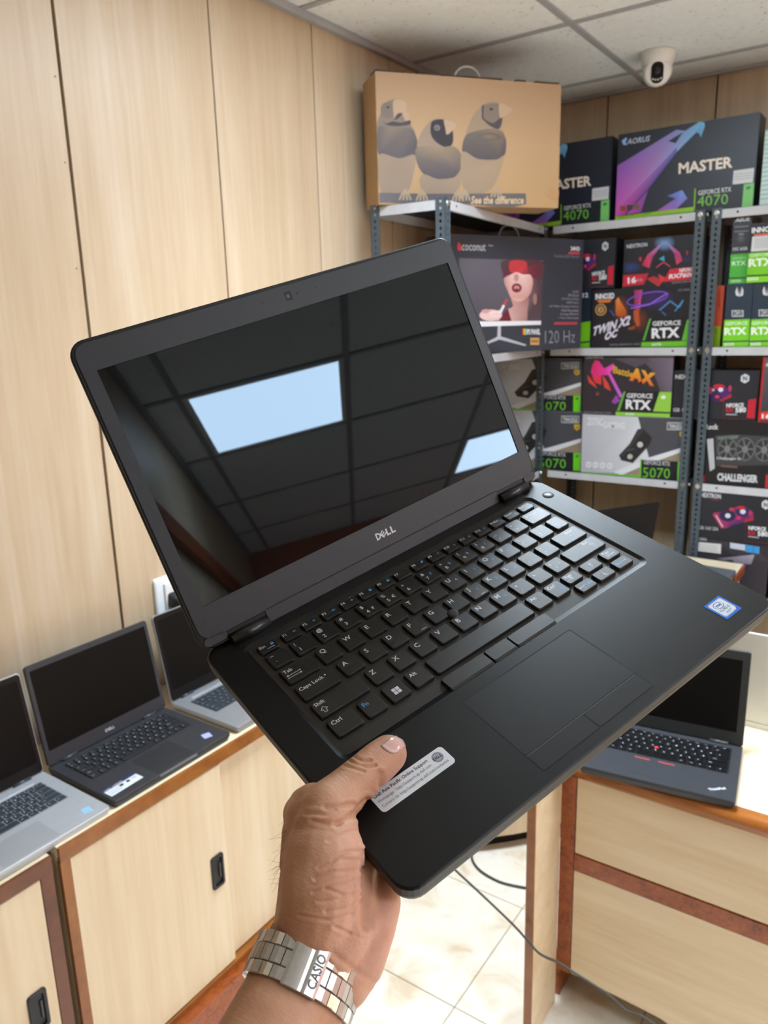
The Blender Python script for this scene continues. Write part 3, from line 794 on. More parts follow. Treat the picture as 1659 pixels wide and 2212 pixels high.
def art_zotac(p):
    p.poly([(745,590),(1190,604),(1216,680),(1290,885),(1000,992),(740,986)], [(190,190,198),(206,206,212),(214,214,220),(214,214,220),(196,196,204),(178,178,188)])
    p.poly([(1190,604),(1600,614),(1598,808),(1292,886),(1216,680)], (74, 75, 82))
    p.poly([(1598,806),(1598,836),(1235,950),(1080,1010),(1000,990),(1292,886)], (222, 222, 228))
    p.poly([(1598,834),(1598,915),(1230,902),(1225,1015),(1085,1005),(1235,948)], (150, 134, 114))
    p.poly([(1190,690),(1232,680),(1312,750),(1290,800),(1160,925),(1065,906),(1045,870),(1130,790)], (40, 40, 45))
    p.poly([(1130,790),(1190,690),(1232,680),(1240,700),(1080,880),(1045,870)], (58, 58, 62))
    p.ell(1215, 796, 24, 20, (200, 194, 188)); p.ell(1136, 880, 22, 18, (190, 184, 178)); p.line([(1110,840),(1170,825)], 8, (90, 86, 84))
    p.text('ZOTAC', 785, 664, 908, 668, 54, (228, 228, 234), 0.02); p.text('GAMING', 910, 682, 1085, 688, 46, (226, 226, 232), 0.02)
    p.rect(1430, 640, 1576, 692, (214, 214, 218)); p.rect(1434, 645, 1572, 687, (84, 84, 90)); p.text('TWIN EDGE', 1446, 682, 1562, 684, 30, WHT, 0.01)
    p.poly([(1535,702),(1583,702),(1583,732),(1560,750),(1535,732)], (212, 172, 46)); p.line([(1545,722),(1556,734),(1574,712)], 6, (120, 90, 20))
    for k in range(4): p.ell(802+k*57, 936+k*3, 25, 22, (226, 226, 232)); p.n -= 1; p.text('8G', 790+k*57, 943+k*3, 815+k*57, 944+k*3, 16, (140, 140, 150))
    p.n += 1
    p.poly([(1230,900),(1600,916),(1590,1052),(1230,1032)], (30, 32, 38))
    p.text('GEFORCE RTX', 1250, 932, 1468, 946, 30, (206, 206, 210), 0.01); p.text('5070', 1246, 1026, 1470, 1034, 72, (104, 186, 50))
    p.poly([(740,986),(1228,1014),(1228,1034),(740,992)], (104, 206, 34)); p.rect(1222, 896, 1232, 1032, (104, 206, 34))
    p.poly([(1532,914),(1600,916),(1590,1052),(1530,1048)], (110, 212, 30)); p.ell(1562, 940, 14, 10, (60, 130, 40))
Q_Z = [(745,588),(1600,612),(1588,1052),(740,990)]
def art_axe(p):
    p.poly([(1200,100),(1482,100),(1478,392),(1385,392),(1320,230)], [(88,78,90),(120,108,124),(112,100,114),(84,74,86),(92,82,96)]); p.poly([(1010,130),(1240,100),(1300,150),(1180,200)], (84, 76, 88))
    p.poly([(850,140),(880,150),(926,210),(1000,168),(1006,202),(975,240),(1082,430),(1060,446),(960,262),(900,262),(862,312),(815,240),(828,180)], [(180,40,60),(230,50,120),(236,50,160),(236,80,190),(230,90,200),(230,90,200),(190,110,220),(180,100,210),(236,60,170),(232,50,140),(230,50,120),(236,40,130),(220,40,100)])
    p.poly([(818,262),(850,322),(905,342),(902,262),(860,300)], (226, 60, 62)); p.poly([(785,258),(800,322),(872,372),(848,330)], (226, 66, 62)); p.poly([(910,258),(962,330),(986,392),(930,362)], (222, 70, 66))
    p.poly([(992,480),(1030,420),(1062,470),(1020,496)], (150, 70, 170)); p.ell(875, 415, 14, 12, (160, 70, 50))
    p.text('Battle', 996, 246, 1165, 284, 62, (216, 166, 52), 0.03, 0.1, h1=50); p.text('AX', 1132, 304, 1342, 352, 112, (232, 172, 50), 0.06, 0.1, h1=104, col2=(226, 110, 44))
    p.text('COLORFUL', 766, 128, 918, 128, 22, (200, 196, 204), 0.01)
    p.poly([(1092,395),(1385,395),(1338,556),(1040,556)], (24, 24, 30)); p.poly([(1090,395),(1106,395),(1060,552),(1040,552)], (112, 178, 62))
    p.text('GEFORCE', 1116, 446, 1326, 448, 38, WHT, 0.02); p.text('RTX', 1110, 536, 1316, 542, 78, WHT, 0.04)
    p.poly([(1380,395),(1480,395),(1475,556),(1334,552)], (146, 200, 72)); p.ell(1412, 437, 20, 15, (226, 240, 210))
    p.poly([(1030,560),(1474,570),(1470,607),(1030,588)], (142, 204, 64)); p.text('3050', 1110, 585, 1182, 587, 18, WHT, 0.02); p.text('GDDR6 GRAPHICS CARD', 762, 576, 992, 580, 18, (150, 146, 154))
_, z3, _, _ = carton('graphics_card_box', 'grey and black box reading 5070 in full at the front of the lowest visible shelf', K5, Q_Z, 3.185, 0.11, (150, 150, 156), art_zotac, SH[2])
hZ = z3 - SH[2]
q = [(-108,540),(736,572),(736,985),(-112,930)]
_, z4, _, _ = carton('graphics_card_box', 'lower of two stacked 5070 boxes behind the corner post', K5, [(-108,525),(738,575),(738,988),(-112,935)], 3.21, 0.11, (140, 140, 146), art_zotac, SH[2], Q_Z)
carton('graphics_card_box', 'upper of two stacked 5070 boxes behind the corner post', K5, [(-108,120),(736,142),(736,575),(-110,525)], 3.21, 0.11, (120, 118, 116), art_zotac, z4 + 0.0005, Q_Z)
carton('graphics_card_box', 'dark box with magenta axe and yellow lettering under the middle shelf', K5, [(757,104),(1482,106),(1472,600),(750,580)], 3.19, 0.10, (50, 44, 52), art_axe, z3 + 0.0005)
carton('graphics_card_box', 'narrow black box beside the magenta axe box', K5, [(1488,230),(1640,228),(1628,610),(1478,605)], 3.20, 0.12, (34, 38, 46),
       lambda p: [p.text('NEX', 1500, 297, 1592, 294, 34, (220, 220, 226), 0.02), p.text('GB 16', 1490, 560, 1600, 560, 30, (206, 206, 212), 0.02)], z3 + 0.0005)

def art_asus(p):
    p.text('ASUS', 540, 236, 736, 230, 50, (222, 222, 228), 0.03, 0.2)
    for y, x1 in ((302, 720), (362, 716)): p.line([(532, y), (x1, y-6)], 14, (120, 120, 130))
    p.ell(620, 455, 62, 70, (92, 90, 98), edge=(54, 54, 62)); p.ell(622, 396, 40, 14, (120, 120, 128))
    p.text('OC 6GB', 510, 612, 706, 604, 42, (206, 206, 214), 0.02)
    p.poly([(484,662),(720,648),(695,962),(464,968)], (76, 178, 62)); p.text('GEFORCE', 500, 728, 694, 720, 28, (190, 226, 180)); p.text('RTX', 500, 812, 690, 802, 58, (206, 236, 200), 0.03)
    p.poly([(460,988),(692,980),(686,1042),(455,1056)], (84, 186, 66)); p.text('3050', 484, 1036, 622, 1028, 36, (206, 236, 200), 0.02)
def art_inno2(p):
    p.text('INNO3D', 756, 388, 1120, 366, 74, WHT, 0.04); p.poly([(778,402),(1080,384),(1040,408),(800,424)], (230, 110, 66))
    p.poly([(765,432),(1096,414),(1082,616),(750,632)], (212, 212, 214))
    for k in range(7): p.line([(790, 462+k*20), (1060, 448+k*20)], 6, (150, 150, 154))
    p.poly([(716,650),(1112,630),(1092,930),(694,942)], (120, 200, 28)); p.text('GEFORCE', 736, 704, 1092, 688, 42, (214, 240, 190), 0.02); p.text('RTX', 722, 832, 1060, 816, 104, (238, 246, 226), 0.04)
    p.poly([(690,962),(1086,950),(1080,1032),(684,1044)], (132, 208, 40)); p.text('3050', 704, 1018, 860, 1010, 42, (238, 246, 226), 0.02)
def art_zot2(p):
    p.poly([(572,1102),(548,1165),(556,1215),(600,1232),(580,1170)], (220, 220, 226)); p.poly([(634,1100),(654,1150),(648,1215),(600,1232),(624,1175)], (220, 220, 226)); p.poly([(586,1120),(600,1190),(612,1120),(606,1215),(594,1215)], (196, 196, 204))
    p.rect(496, 1412, 652, 1500, (206, 206, 212)); p.text('8GB', 504, 1492, 644, 1488, 72, (84, 88, 100), 0.04)
    p.poly([(390,1542),(736,1530),(722,1820),(370,1828)], (122, 208, 40)); p.text('GEFORCE', 404, 1616, 706, 1606, 46, (232, 246, 216), 0.02); p.text('RTX', 394, 1748, 692, 1738, 100, (244, 250, 236), 0.04)
    p.poly([(368,1846),(718,1838),(713,1905),(364,1905)], (126, 212, 44)); p.text('3050', 384, 1896, 522, 1890, 42, (244, 250, 236), 0.02)
Q_Z2 = [(440,1065),(790,1050),(715,1905),(365,1905)]
_, z5, _, _ = carton('graphics_card_box', 'tall slim box with white wing logo beside the orange box', K7, Q_Z2, 3.185, 0.20, (42, 56, 72), art_zot2, SH[1])
carton('graphics_card_box', 'tall slim box with white wing logo cut by the picture edge', K7, [(794,1050),(1148,1038),(1078,1905),(724,1905)], 3.185, 0.20, (42, 56, 72), art_zot2, SH[1], Q_Z2)
carton('graphics_card_box', 'tall grey box with dark green RTX block on the wing-logo boxes', K7, [(524,152),(768,140),(700,1042),(455,1056)], 3.195, 0.18, (52, 52, 60), art_asus, z5)
carton('graphics_card_box', 'black box with white label and bright green RTX block at the picture edge', K7, [(742,262),(1150,240),(1098,1030),(698,1045)], 3.18, 0.18, (30, 28, 36), art_inno2, z5)
_, z6, _, _ = carton('lime_box', 'small lime green box behind the post on the middle shelf', K7, [(255,1632),(352,1622),(336,1895),(243,1897)], 3.22, 0.15, (160, 196, 34), lambda p: p.text('G', 270, 1720, 300, 1720, 60, (90, 110, 30), 0.02), SH[1])
carton('orange_box', 'narrow orange box behind the post on the middle shelf', K7, [(296,1092),(402,1082),(366,1580),(258,1606)], 3.22, 0.15, (228, 92, 60), lambda p: [p.rect(328, 1150+k*26, 344, 1170+k*26, (160, 60, 40)) for k in range(8)], z6)

def art_red(p):
    p.poly([(830,140),(1270,128),(1250,685),(806,664)], [(92,90,96),(130,128,134),(50,48,54),(54,52,58)])
    p.poly([(812,580),(990,572),(984,655),(808,648)], (206, 52, 52)); p.text('16G', 822, 638, 960, 640, 40, WHT, 0.03); p.line([(840,200),(900,150)], 20, (196, 196, 202))
def art_chal(p):
    p.text('ASRock', 262, 724, 440, 728, 42, (206, 206, 210), 0.03)
    p.poly([(412,775),(560,768),(1240,812),(1240,1010),(430,1012)], (62, 62, 66)); p.poly([(430,785),(620,775),(600,800),(440,806)], (100, 116, 110))
    for cx_, cy_ in ((520, 880), (672, 884), (835, 892), (1000, 900)):
        p.ell(cx_, cy_, 84, 92, (96, 96, 98)); p.ell(cx_, cy_, 72, 80, (48, 48, 52))
        for k in range(7): p.line([(cx_, cy_), (cx_ + 70*math.cos(k*0.9), cy_ + 78*math.sin(k*0.9))], 12, (108, 108, 110))
        p.ell(cx_, cy_, 26, 28, (120, 120, 122))
    p.poly([(345,800),(400,794),(418,1028),(376,1052)], (180, 180, 184)); p.text('Challenger D', 430, 962, 640, 972, 24, (210, 210, 212), 0.02); p.line([(470,1010),(612,1022)], 14, (120, 84, 76))
    p.text('CHALLENGER', 440, 1126, 790, 1150, 62, (202, 202, 206), 0.05); p.poly([(858,1085),(960,1090),(956,1200),(852,1192)], (180, 40, 50)); p.poly([(262,1098),(332,1078),(330,1138),(262,1130)], (190, 40, 56))
def art_nex2(p):
    p.text('NEXTRON', 290, 1332, 462, 1342, 40, (206, 206, 212), 0.03); p.line([(380,1350),(440,1354)], 6, (150, 40, 50))
    p.poly([(395,1462),(500,1440),(610,1398),(680,1405),(742,1445),(740,1500),(560,1562),(492,1590),(470,1540)], [(170,40,90),(60,40,100),(150,40,80),(180,40,60),(120,40,100),(150,40,60),(60,40,110),(180,50,80),(170,50,100)])
    p.ell(520, 1480, 70, 50, (44, 36, 76)); p.ell(650, 1442, 66, 44, (56, 40, 92)); p.ell(522, 1480, 24, 20, (214, 210, 220)); p.ell(650, 1442, 24, 20, (214, 210, 220))
    p.ell(555, 1425, 20, 14, (206, 50, 90)); p.ell(635, 1410, 36, 16, (190, 40, 56)); p.ell(616, 1495, 18, 14, (210, 50, 90)); p.ell(715, 1452, 16, 24, (180, 50, 90)); p.line([(660,1520),(742,1500)], 20, (176, 40, 50)); p.line([(404,1468),(478,1584)], 26, (176, 60, 90)); p.line([(420,1480),(480,1575)], 10, (216, 196, 206))
    p.poly([(845,1335),(882,1358),(880,1398),(845,1418),(810,1396),(812,1356)], (206, 206, 212)); p.text('N', 828, 1396, 862, 1396, 36, (36, 38, 46), 0.04)
    p.text('GB 16X 256', 275, 1600, 440, 1608, 28, (186, 186, 192), 0.02); p.line([(676,1530),(672,1690),(1000,1712)], 4, (110, 40, 46))
    p.text('NFORCE', 700, 1592, 850, 1600, 34, WHT, 0.03); p.text('RX', 698, 1634, 764, 1638, 34, (196, 36, 50), 0.04); p.text('580', 778, 1642, 868, 1646, 42, WHT, 0.03); p.line([(698,1648),(790,1656)], 8, (180, 180, 186))
def art_legend(p):
    for k in range(10): p.line([(380+k*40, 1690+k*4), (640+k*40, 1830+k*4)], 6, (72, 68, 76))
    p.text('LEGEND', 272, 1696, 350, 1700, 26, (200, 200, 206), 0.02); p.poly([(266,1714),(470,1722),(466,1802),(258,1786)], (218, 218, 214))
    for k in range(3): p.line([(280, 1734+k*20), (440, 1742+k*20)], 4, (160, 160, 158))
    p.poly([(545,1706),(672,1718),(672,1766),(545,1752)], (196, 202, 216)); p.poly([(675,1718),(792,1730),(790,1788),(675,1776)], (62, 148, 212)); p.line([(742,1725),(742,1782)], 6, (40, 100, 170))
    p.poly([(430,1842),(752,1794),(724,1876),(600,1882)], [(110,104,116),(168,160,176),(130,122,138),(120,112,126)]); p.poly([(500,1850),(560,1846),(600,1880),(560,1884)], (52, 48, 56))
Q_C = [(330,652),(1300,708),(1270,1232),(300,1140)]
_, z7, _, _ = carton('graphics_card_box', 'black box reading CHALLENGER with three fans on the lowest visible shelf', K6, Q_C, 3.185, 0.16, (26, 26, 30), art_chal, SH[2])
carton('graphics_card_box', 'dark box with hexagon logo and RX 580 above the three-fan box', K6, Q_N, 3.195, 0.14, (38, 40, 48), art_nforce, z7)
carton('graphics_card_box', 'red edged grey box above the three-fan box at the picture edge', K6, [(812,132),(1275,120),(1255,692),(788,668)], 3.185, 0.14, (176, 40, 44), art_red, z7)
_, z8, _, _ = carton('graphics_card_box', 'dark box with white and blue stickers under the red and purple card box', K6, [(262,1668),(880,1714),(850,2160),(215,2095)], 3.185, 0.18, (52, 48, 56), art_legend, LOW)
carton('graphics_card_box', 'dark box with red and purple card below the lowest visible shelf', K6, [(275,1268),(1250,1322),(1215,1750),(245,1664)], 3.18, 0.16, (36, 38, 46), art_nex2, z8)
carton('dark_box', 'plain dark box right of the stickered box beside the worktop end', K6, [(912,1722),(1300,1750),(1260,2240),(886,2160)], 3.19, 0.18, (40, 38, 46), lambda p: p.line([(925,1760),(905,2160)], 10, (26, 24, 30)), LOW)

# monitor cartons standing slantwise across the shelf corner
def slant(name, label, K, BL, BR, top, z, d, rgb, art, quad, rough):
    a, c = at(*K(*BL), z=z), at(*K(*BR), z=z)
    ang = math.atan2(c.y - a.y, c.x - a.x); wd = (c - a).length
    r = ray(*K(*top)); nrm = Vector((math.sin(ang), -math.cos(ang), 0))
    s_ = (Vector(a) - EYE).dot(nrm) / r.dot(nrm); hz = (EYE + r*s_).z - z
    return carton_at(name, label, Matrix.Translation(a) @ Matrix.Rotation(ang, 4, 'Z'), wd, hz, d, rgb, art, quad, rough=rough, group='monitor cartons across the shelf corner'), wd, hz, d
def handle(t, x, d, h, mt):
    b = MB(); b.tube([(x + 0.050*math.cos(math.pi*k/12), d*0.3, h - 0.006 + 0.052*math.sin(math.pi*k/12)) for k in range(13)], 0.004, 8); b.build('carry_handle', mt, t)

def art_birds(p):
    mid = (132, 117, 106)
    p.poly([(197,190),(1572,228),(1545,700),(200,700)], [(172,140,110),(172,138,106),(180,146,108),(182,150,116)]); p.poly([(200,700),(1545,700),(1538,1203),(200,1164)], [(182,150,116),(180,146,108),(174,138,96),(180,146,104)])
    # left bird
    p.blob([(206,640),(235,470),(270,410),(330,386),(385,396),(410,450),(430,560),(450,640)], mid); p.ell(275, 470, 48, 60, (123, 109, 100)); p.ell(278, 448, 9, 9, (61, 56, 61))
    p.blob([(318,398),(400,402),(412,470),(430,530),(400,545),(372,490),(335,505),(322,540)], (181, 154, 128)); p.blob([(320,540),(345,495),(378,488),(372,505),(345,530)], (73, 66, 70))
    p.blob([(232,540),(262,568),(310,552),(372,560),(428,540),(432,570),(350,586),(270,580)], (75, 68, 72))
    p.blob([(205,600),(300,592),(432,600),(470,650),(482,720),(468,800),(350,826),(205,800)], [(105, 96, 93),(132, 117, 103),(114, 103, 96),(91, 84, 86),(84, 79, 84),(91, 84, 88),(91, 85, 89),(91, 85, 88)])
    p.blob([(205,800),(350,826),(462,800),(446,960),(392,1082),(240,1088),(206,1020)], [(151, 130, 110),(147, 126, 109),(154, 133, 112),(149, 128, 109),(146, 126, 110),(140, 121, 107),(147, 126, 109)])
    # middle bird
    p.blob([(480,742),(500,650),(560,560),(600,530),(650,524),(726,536),(742,620),(738,700),(700,748),(560,740)], (151, 130, 112))
    p.blob([(578,580),(600,536),(676,530),(690,600),(696,640),(734,598),(738,700),(692,738),(622,704),(582,650)], (56, 52, 59)); p.ell(625, 591, 22, 22, (132, 121, 112)); p.ell(625, 591, 12, 12, (70, 65, 68)); p.ell(627, 589, 5, 5, (158, 149, 140))
    p.blob([(676,530),(722,536),(768,564),(744,600),(696,642),(684,590)], (181, 154, 128))
    p.blob([(475,745),(560,732),(640,742),(740,728),(798,790),(792,900),(742,965),(622,978),(522,942),(470,840)], [(132, 116, 102),(140, 123, 103),(147, 128, 105),(140, 121, 102),(123, 109, 98),(95, 86, 88),(86, 79, 84),(82, 77, 84),(88, 80, 86),(105, 95, 93)])
    p.blob([(522,942),(622,978),(742,965),(792,912),(788,1030),(722,1090),(540,1088),(492,1000)], [(153, 132, 110),(149, 128, 109),(153, 132, 110),(156, 133, 112),(151, 130, 109),(146, 126, 109),(144, 124, 109),(151, 130, 110)])
    # right bird
    p.blob([(835,640),(872,530),(920,450),(972,404),(1032,382),(1088,394),(1112,480),(1092,592),(980,584),(900,612)], (154, 132, 110))
    p.blob([(962,412),(1088,396),(1098,490),(1090,545),(1020,550),(966,510)], (126, 112, 102)); p.line([(966,408),(960,508),(1010,556),(1080,580)], 12, (73, 66, 72)); p.blob([(968,512),(1040,545),(1112,488),(1086,586),(1016,566)], (75, 68, 73)); p.ell(1027, 438, 13, 11, (61, 54, 58))
    p.blob([(1088,396),(1140,402),(1192,440),(1122,490),(1092,500)], (181, 154, 124))
    p.blob([(808,720),(838,640),(920,606),(1000,588),(1098,600),(1130,650),(1138,700),(1124,790),(1060,826),(920,822),(816,776)], [(96, 88, 86),(105, 95, 91),(114, 102, 93),(132, 114, 96),(132, 114, 95),(105, 93, 88),(88, 80, 82),(84, 77, 80),(84, 77, 80),(82, 75, 80),(86, 79, 82)])
    p.ell(1010, 650, 90, 30, (132, 112, 91), edge=(98, 89, 88))
    p.blob([(804,772),(920,822),(1060,826),(1122,796),(1076,950),(1000,1068),(852,1088),(800,1000)], [(158, 135, 112),(154, 132, 110),(158, 135, 112),(163, 139, 112),(156, 132, 107),(151, 128, 105),(146, 126, 107),(154, 132, 110)])
    p.poly([(205,1082),(520,1090),(1285,1088),(1286,1172),(1180,1196),(1080,1192),(850,1172),(205,1156)], [(98, 93, 96),(91, 86, 89),(98, 91, 91),(91, 86, 88),(96, 89, 89),(88, 82, 86),(91, 86, 89),(102, 96, 98)])
    for x, y in ((390, 1080), (510, 1085), (770, 1090), (820, 1085), (1060, 1060)):
        for dx in (-45, -18, 10, 36): p.line([(x, y-25), (x+dx*0.7, y+22), (x+dx, y+58)], 13, (167, 144, 119))
    p.text('See the difference', 862, 1170, 1266, 1172, 62, (195, 168, 137), 0.03, 0.25)
    p.ell(1500, 1085, 52, 46, (174, 132, 93), edge=(179, 139, 96))
t, wd, hz, d = slant('monitor_carton', 'brown cardboard monitor carton printed with three finches on the top shelf', K1, (200, 1180), (1540, 1208), (196, 186), SH[0] + 0.001, 0.14, (176, 142, 104), art_birds, [(195,185),(1575,225),(1540,1205),(200,1168)], 0.75)
handle(t, wd*0.505, d, hz, pm('clear_plastic_handle', (180, 176, 172), 0.3))
for x0, x1 in ((0.0, 0.15), (0.21, 0.285), (0.34, 0.67), (0.74, 0.80), (0.85, 0.99)):
    b = MB(); b.box((wd*x0+0.002, 0.002, hz), (wd*x1, d*0.42, hz+0.006)); b.build('flap', pm('dark_flap_gap', (62, 48, 40), 0.9), t)
def art_coco(p):
    p.poly([(102,448),(122,436),(152,500),(150,524),(106,520)], (206, 58, 76)); p.text('coconut', 150, 522, 402, 524, 72, (206, 206, 214), 0.0); p.line([(430,462),(482,468)], 10, (170, 170, 178))
    p.text('24HD', 1332, 500, 1434, 503, 44, (230, 230, 236), 0.03); p.poly([(1310,514),(1430,516),(1428,540),(1308,538)], (200, 64, 78)); p.text('Frameless LED Monitor', 1150, 576, 1428, 580, 32, (130, 130, 142))
    p.poly([(120,604),(1034,614),(1008,1250),(180,1256)], [(96,92,104),(100,96,108),(86,80,92),(64,60,72)])
    p.poly([(1020,618),(1034,616),(1008,1250),(996,1250)], (58, 54, 62))
    p.blob([(596,620),(1012,622),(1004,830),(920,800),(740,742),(606,806),(594,760)], [(80,60,70),(84,44,56),(86,50,62),(110,36,52),(150,40,56),(110,36,54),(84,40,56)])
    p.blob([(680,622),(830,622),(856,700),(840,760),(740,748),(672,740),(656,680)], [(206,60,66),(200,56,66),(190,50,62),(150,40,56),(226,74,80),(190,50,62),(180,50,62)])
    p.blob([(690,1000),(866,990),(858,1150),(852,1248),(690,1248),(640,1140),(706,1096)], [(196,142,136),(150,100,102),(176,132,130),(150,110,112),(206,166,162),(196,156,154),(200,152,148)])
    p.blob([(608,806),(660,776),(712,750),(744,742),(810,764),(890,768),(918,860),(880,980),(780,1046),(690,1020),(644,930),(612,860)], [(190,136,136),(226,180,176),(236,202,196),(226,186,180),(236,204,200),(226,184,180),(206,150,148),(196,140,138),(226,184,172),(206,150,144),(220,176,170),(206,156,152)])
    p.ell(738, 800, 26, 40, (190, 140, 138)); p.ell(742, 906, 54, 48, (124, 34, 48)); p.ell(742, 906, 30, 24, (196, 140, 146)); p.ell(742, 926, 26, 12, (110, 26, 40))
    p.blob([(918,860),(960,800),(1004,840),(996,1248),(866,1248),(876,1120),(900,980)], [(110,80,86),(84,56,66),(70,48,58),(80,66,76),(74,58,66),(90,62,70),(130,92,94)]); p.ell(940, 1020, 22, 60, (160, 116, 114))
    p.poly([(566,1248),(600,1180),(650,1118),(690,1248)], (104, 24, 44))
    p.ell(470, 1190, 120, 58, (226, 190, 188)); p.ell(420, 1150, 50, 22, (206, 150, 150)); p.line([(450,1170),(570,1150)], 26, (236, 206, 204)); p.line([(460,1200),(580,1196)], 24, (232, 200, 198)); p.line([(440,1228),(560,1230)], 22, (222, 186, 184))
    p.line([(566,1172),(610,1080)], 26, (226, 222, 228)); p.line([(606,1086),(640,1024)], 24, (200, 70, 84))
    p.poly([(190,1256),(1006,1244),(1004,1284),(200,1312)], (224, 222, 228))
    p.poly([(545,1300),(578,1300),(580,1405),(850,1486),(838,1502),(566,1436),(440,1482),(430,1464),(542,1408)], (176, 176, 186))
    for k, (y, l) in enumerate(((952, 60), (990, 110), (1030, 185), (1068, 130), (1108, 318), (1148, 190), (1188, 196), (1228, 218))): p.text(('Full HD', 'IPS Panel', '178 Wide Viewing', 'HDMI Input', '16.7 Million Display Colours', 'Wall Mountable', 'Energy Efficient', '1 Year Warranty')[k], 1412-l, y, 1412, y, 26, (168, 168, 178), 0.0)
    p.poly([(1148,1256),(1398,1254),(1396,1280),(1146,1284)], (176, 56, 70)); p.text('120 Hz', 1048, 1474, 1372, 1466, 128, (142, 142, 152), -0.012)
    for k, c in enumerate(((206, 60, 60), (220, 180, 60), (70, 170, 110))): p.rect(806+k*14, 1326, 822+k*14, 1388, c)
    p.text('IPS PANEL', 850, 1386, 996, 1384, 56, (226, 226, 232), 0.03); p.rect(890, 1418, 986, 1490, (200, 150, 92)); p.rect(900, 1440, 976, 1466, (150, 104, 60))
t, wd, hz, d = slant('monitor_carton', 'dark grey monitor carton with red-hooded face picture on the middle shelf', K3, (39, 1596), (1432, 1524), (1480, 380), SH[1] + 0.001, 0.13, (44, 50, 62), art_coco, [(-10,346),(1480,380),(1432,1524),(39,1592)], 0.5)
handle(t, wd*0.47, d, hz, pm('grey_plastic_handle', (110, 112, 118), 0.4))

# ------------------------------------------------------------------ laptops
M_BK = pm('soft_black_shell', (10, 10, 11), 0.4, spec=0.29, var=0.08, scale=60, bump=0.06, bscale=2500)
M_KEYS = pm('black_keycaps', (11, 11, 12), 0.37, spec=0.6, var=0.06, bump=0.05, bscale=3000)
M_WELL = pm('black_key_well', (16, 16, 18), 0.45)
M_SCREEN = pm('black_lcd_glass', (4, 4, 6), 0.018, var=0.0, ior=1.46)
M_SCREEN.node_tree.nodes['Principled BSDF'].inputs['Specular Tint'].default_value = (0.68, 0.84, 1.0, 1)
M_MATTE = pm('dark_matte_lcd', (8, 7, 6), 0.45, var=0.1, spec=0.16)
_KEYM = {}
def key_mesh(w, h, ht=0.0022, inset=0.0007, mat=None, r=0.0012):
    k = (round(w, 5), round(h, 5), ht, mat.name)
    if k not in _KEYM:
        b = MB()
        b.loft([ring(rr(0, 0, w, h, r, 2), 0), ring(rr(0.0001, 0.0001, w-0.0001, h-0.0001, r, 2), ht*0.55), ring(rr(inset*0.6, inset*0.6, w-inset*0.6, h-inset*0.6, r, 2), ht*0.92), ring(rr(inset, inset, w-inset, h-inset, r, 2), ht)])
        o = b.build('key', mat); _KEYM[k] = o.data; bpy.data.objects.remove(o)
    return _KEYM[k]
ROWS = [(0.55, [1.07]*14, ['Esc','F1','F2','F3','F4','F5','F6','F7','F8','F9','F10','F11','F12','Del']),
        (1.0, [1]*13 + [2], list('`1234567890-=') + ['Bksp']), (1.0, [1.5] + [1]*12 + [1.5], ['Tab'] + list('QWERTYUIOP[]') + ['\\']),
        (1.0, [1.8] + [1]*11 + [2.2], ['Caps'] + list("ASDFGHJKL;'") + ['Enter']), (1.0, [2.3] + [1]*10 + [2.7], ['Shift'] + list('ZXCVBNM,./') + ['Shift']),
        (1.0, [1.3, 1, 1, 1.1, 5.0, 1.1, 1.1, 1.1, 1.15, 1.15], ['Ctrl','Fn','W','Alt','','Alt','Ctrl','<','^','>'])]
